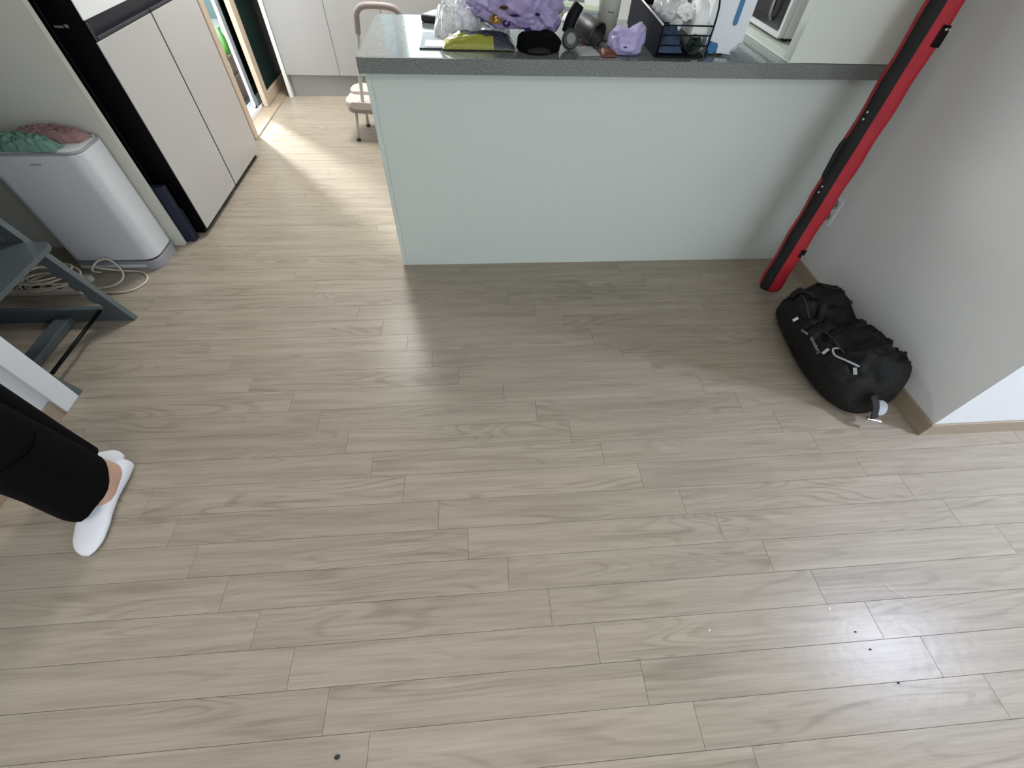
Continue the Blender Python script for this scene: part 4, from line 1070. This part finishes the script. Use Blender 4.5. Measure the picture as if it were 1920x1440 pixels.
obj('handle_wire', tube(BM(), catmull([(bx1-0.002, by0, ZC+bh-0.01), (bx1, by0+0.02, ZC+0.15), (bx1+0.002, by0+0.12, ZC+0.20), (bx1, by0+0.28, ZC+0.20), (bx1-0.002, by1, ZC+0.10)], 6), 0.0032, 8), 'navyd', bk_)
obj('handle_wire', tube(BM(), [(bx1-0.012, by0, ZC+0.006), (bx1-0.012, by0, ZC+bh-0.008)], 0.0016, 8), 'silver', bk_)
rc = thing('rolled_cloth', (0.725, 0.14, ZC+0.04), 'grey-green rolled cloth in the front of the navy basket', 'cloth')
rb = BM(); P = []
sp = []
for i in range(60):
    a = i*0.32; r_ = 0.005 + 0.0011*i*0.42
    sp.append((0.722 + r_*math.cos(a), 0.0, ZC+0.040 + r_*math.sin(a)))
V0 = [rb.verts.new((x, 0.092, z)) for x, y, z in sp]; V1 = [rb.verts.new((x, 0.20, z)) for x, y, z in sp]
for i in range(59): rb.faces.new((V0[i], V0[i+1], V1[i+1], V1[i]))
bmesh.ops.solidify(rb, geom=rb.faces[:], thickness=0.0034)
obj('roll', rb, 'cloth', rc)
tag(obj('denim_cloth', pillow(0.602, 0.690, 0.098, 0.24, 0.058, 9.0, n=26, z=ZC+0.006, amp=0.3), 'denim'), 'folded dark blue cloth on the left in the navy basket', 'cloth')
tag(obj('tissue_pack', pillow(0.704, 0.764, 0.100, 0.21, 0.10, 12.0, n=26, z=ZC+0.050, amp=0.15), 'paper'), 'white paper packet on the right in the navy basket', 'packet')
tk = thing('tied_bag', (0.66, 0.24, ZC+0.07), 'knotted translucent white plastic bag on top of the navy basket', 'plastic bag')
obj('bag_body', blob((0.646, 0.240, ZC+0.110), 0.040, 0.075, 0.034, 0.22, 1.7, 51, sub=4), 'filmw', tk, smooth=True)
obj('knot', blob((0.668, 0.20, ZC+0.142), 0.012, 0.012, 0.013, 0.3, 2, 52, sub=3), 'filmw', tk, smooth=True)
obj('bag_ear', tube(BM(), catmull([(0.668, 0.20, ZC+0.145), (0.648, 0.195, ZC+0.150), (0.628, 0.19, ZC+0.130), (0.615, 0.17, ZC+0.098)], 5), lambda t: 0.004+0.008*t, 10, flat=0.4), 'filmw', tk)
obj('bag_ear', tube(BM(), catmull([(0.668, 0.20, ZC+0.145), (0.688, 0.205, ZC+0.160), (0.712, 0.21, ZC+0.158)], 5), lambda t: 0.004+0.006*t, 10, flat=0.4), 'filmw', tk)
obj('bag_fringe', blob((0.690, 0.160, ZC+0.112), 0.030, 0.028, 0.018, 0.5, 2.4, 54, sub=4), 'paper', tk)
tag(obj('yellow_scrubber', lathe(BM(), [(0.003, 0.03), (0.010, 0.022), (0.024, 0.012), (0.027, 0.0)][::-1], (0.632, 0.38, ZC+0.112), 14), 'yellow'), 'yellow scrubber at the back of the navy basket', 'scrubber')
tag(obj('clear_container', lathe(BM(), [(0.035, 0), (0.040, 0.004), (0.043, 0.07), (0.038, 0.072)], (0.655, 0.405, ZC+0.0065), 24), 'brown'), 'brown jar inside the back of the navy basket', 'jar')
tag(obj('black_ladle', tube(BM(), catmull([(0.600, 0.47, ZC+0.155), (0.640, 0.43, ZC+0.150), (0.672, 0.39, ZC+0.125), (0.675, 0.36, ZC+0.09)], 6), 0.010, 10, flat=0.5), 'black'), 'black plastic handle sticking out of the navy basket', 'utensil')

# white jug with blue stripe
jg = thing('white_jug', (0.86, 0.17, ZC), 'white bottle with blue grip stripe standing right of the navy basket', 'bottle')
JM = Matrix.Translation((0.862, 0.165, ZC+0.001)) @ Matrix.Rotation(R(-8), 4, 'Z')
def jug_part(x0, x1, z0, z1, y0, y1, r, m, nm, bev=0.012, label=None):
    bm = prism(BM(), rrect(x0, x1, z0, z1, r, 6), y0, y1, bev, axis='y', seg=3)
    bmesh.ops.transform(bm, matrix=JM, verts=bm.verts)
    return obj(nm, bm, m, jg, label=label)
jug_part(-0.062, 0.050, 0.006, 0.235, -0.045, 0.045, 0.035, 'jug', 'bottle_body', 0.016)
jug_part(-0.066, -0.030, 0.004, 0.036, -0.048, 0.046, 0.010, 'blue', 'corner_cap', 0.006, 'blue corner')
jug_part(-0.006, 0.010, 0.085, 0.205, -0.0475, -0.0445, 0.0078, 'blue', 'grip_stripe', 0.0008, 'blue vertical stripe')
jug_part(0.0, 0.028, 0.0, 0.0055, -0.03, 0.03, 0.001, 'paper', 'foot', 0.0005)
bmj = lathe(BM(), [(0.018, 0), (0.018, 0.02), (0.014, 0.026)], (0.862, 0.165, ZC+0.237), 20); obj('cap', bmj, 'blue', jg)

# microwave in the tall cupboard
mw = thing('microwave', (1.32, 0.38, 0.892), 'white microwave oven with dark door inside the tall cupboard', 'microwave')
mx0, my0, my1, mz0, mz1 = 1.080, 0.196, 0.575, 0.902, 1.17
obj('case', B(mx0+0.022, 1.50, my0, my1, mz0, mz1, 0.006), 'whiteplastic', mw)
obj('front_frame', prism(BM(), rrect(my0, my1, mz0, mz1, 0.012, 4), mx0, mx0+0.0215, 0.003, axis='x'), 'whiteplastic', mw)
obj('door_glass', prism(BM(), rrect(my0+0.018, my1-0.015, mz0+0.020, mz1-0.02, 0.010, 4), mx0-0.003, mx0-0.0002, 0.0008, axis='x'), 'redrub', mw)
obj('door_window', prism(BM(), rrect(my0+0.10, my1-0.04, mz0+0.045, mz1-0.04, 0.02, 4), mx0-0.005, mx0-0.0032, 0.0008, axis='x'), 'black', mw)
obj('door_handle', tube(BM(), catmull([(mx0-0.006, my0+0.085, mz0+0.04), (mx0-0.02, my0+0.085, mz0+0.07), (mx0-0.02, my0+0.085, mz1-0.07), (mx0-0.006, my0+0.085, mz1-0.04)], 5), 0.006, 10), 'silver', mw)
for fx, fy in ((1.12, 0.22), (1.12, 0.54), (1.46, 0.22), (1.46, 0.54)):
    obj('foot', lathe(BM(), [(0.010, 0), (0.010, 0.0105)], (fx, fy, 0.8922), 12), 'black', mw)

# prints on the lavender bag (on its near side)
print_patch(0.034, 0.942, 0.020, 0.014, 'gold', 'S', 0.022, 'paper')
print_patch(0.070, 0.932, 0.014, 0.011, 'purple', '47', 0.011, 'paper')
print_patch(0.145, 0.914, 0.012, 0.012, 'purple')
print_patch(0.098, 0.957, 0.018, 0.004, 'purple')
print_patch(0.059, 0.978, 0.014, 0.006, 'brown')
print_patch(0.175, 0.960, 0.009, 0.005, 'purple')

# small specks and a thread on the floor
def speck(x, y, m, nm, label, k=1.0):
    tag(obj(nm, blob((x, y, 0.0025*k), 0.006*k, 0.004*k, 0.003*k, 0.3, 2, x*10, sub=2, floor=0.0003), m), label, 'crumb')
tag(obj('white_thread', tube(BM(), catmull([(1.1066, -1.4759, 0.001), (1.1252, -1.4991, 0.0015), (1.1526, -1.5181, 0.001)], 6), 0.0008, 6), 'paper'), 'short white thread on the floor just above the bright reflection', 'thread')
speck(-0.4289, -1.7509, 'ink', 'dark_crumb', 'tiny dark crumb on the floor near the bottom edge, left of centre', 1.00)
speck(0.9072, -1.5309, 'paper', 'white_crumb', 'tiny white crumb on the floor left of the bright reflection', 0.55)
speck(0.5393, -1.5602, 'paper', 'white_crumb', 'tiny white crumb on the floor, farther left of the bright reflection', 0.45)
speck(0.9496, -1.5925, 'ink', 'dark_crumb', 'tiny dark speck at the upper left rim of the bright reflection', 0.50)
speck(0.9669, -1.6355, 'ink', 'dark_crumb', 'tiny dark speck inside the bright reflection', 0.50)
speck(0.9971, -1.7127, 'ink', 'dark_crumb', 'tiny dark speck on a plank joint below the bright reflection', 0.50)
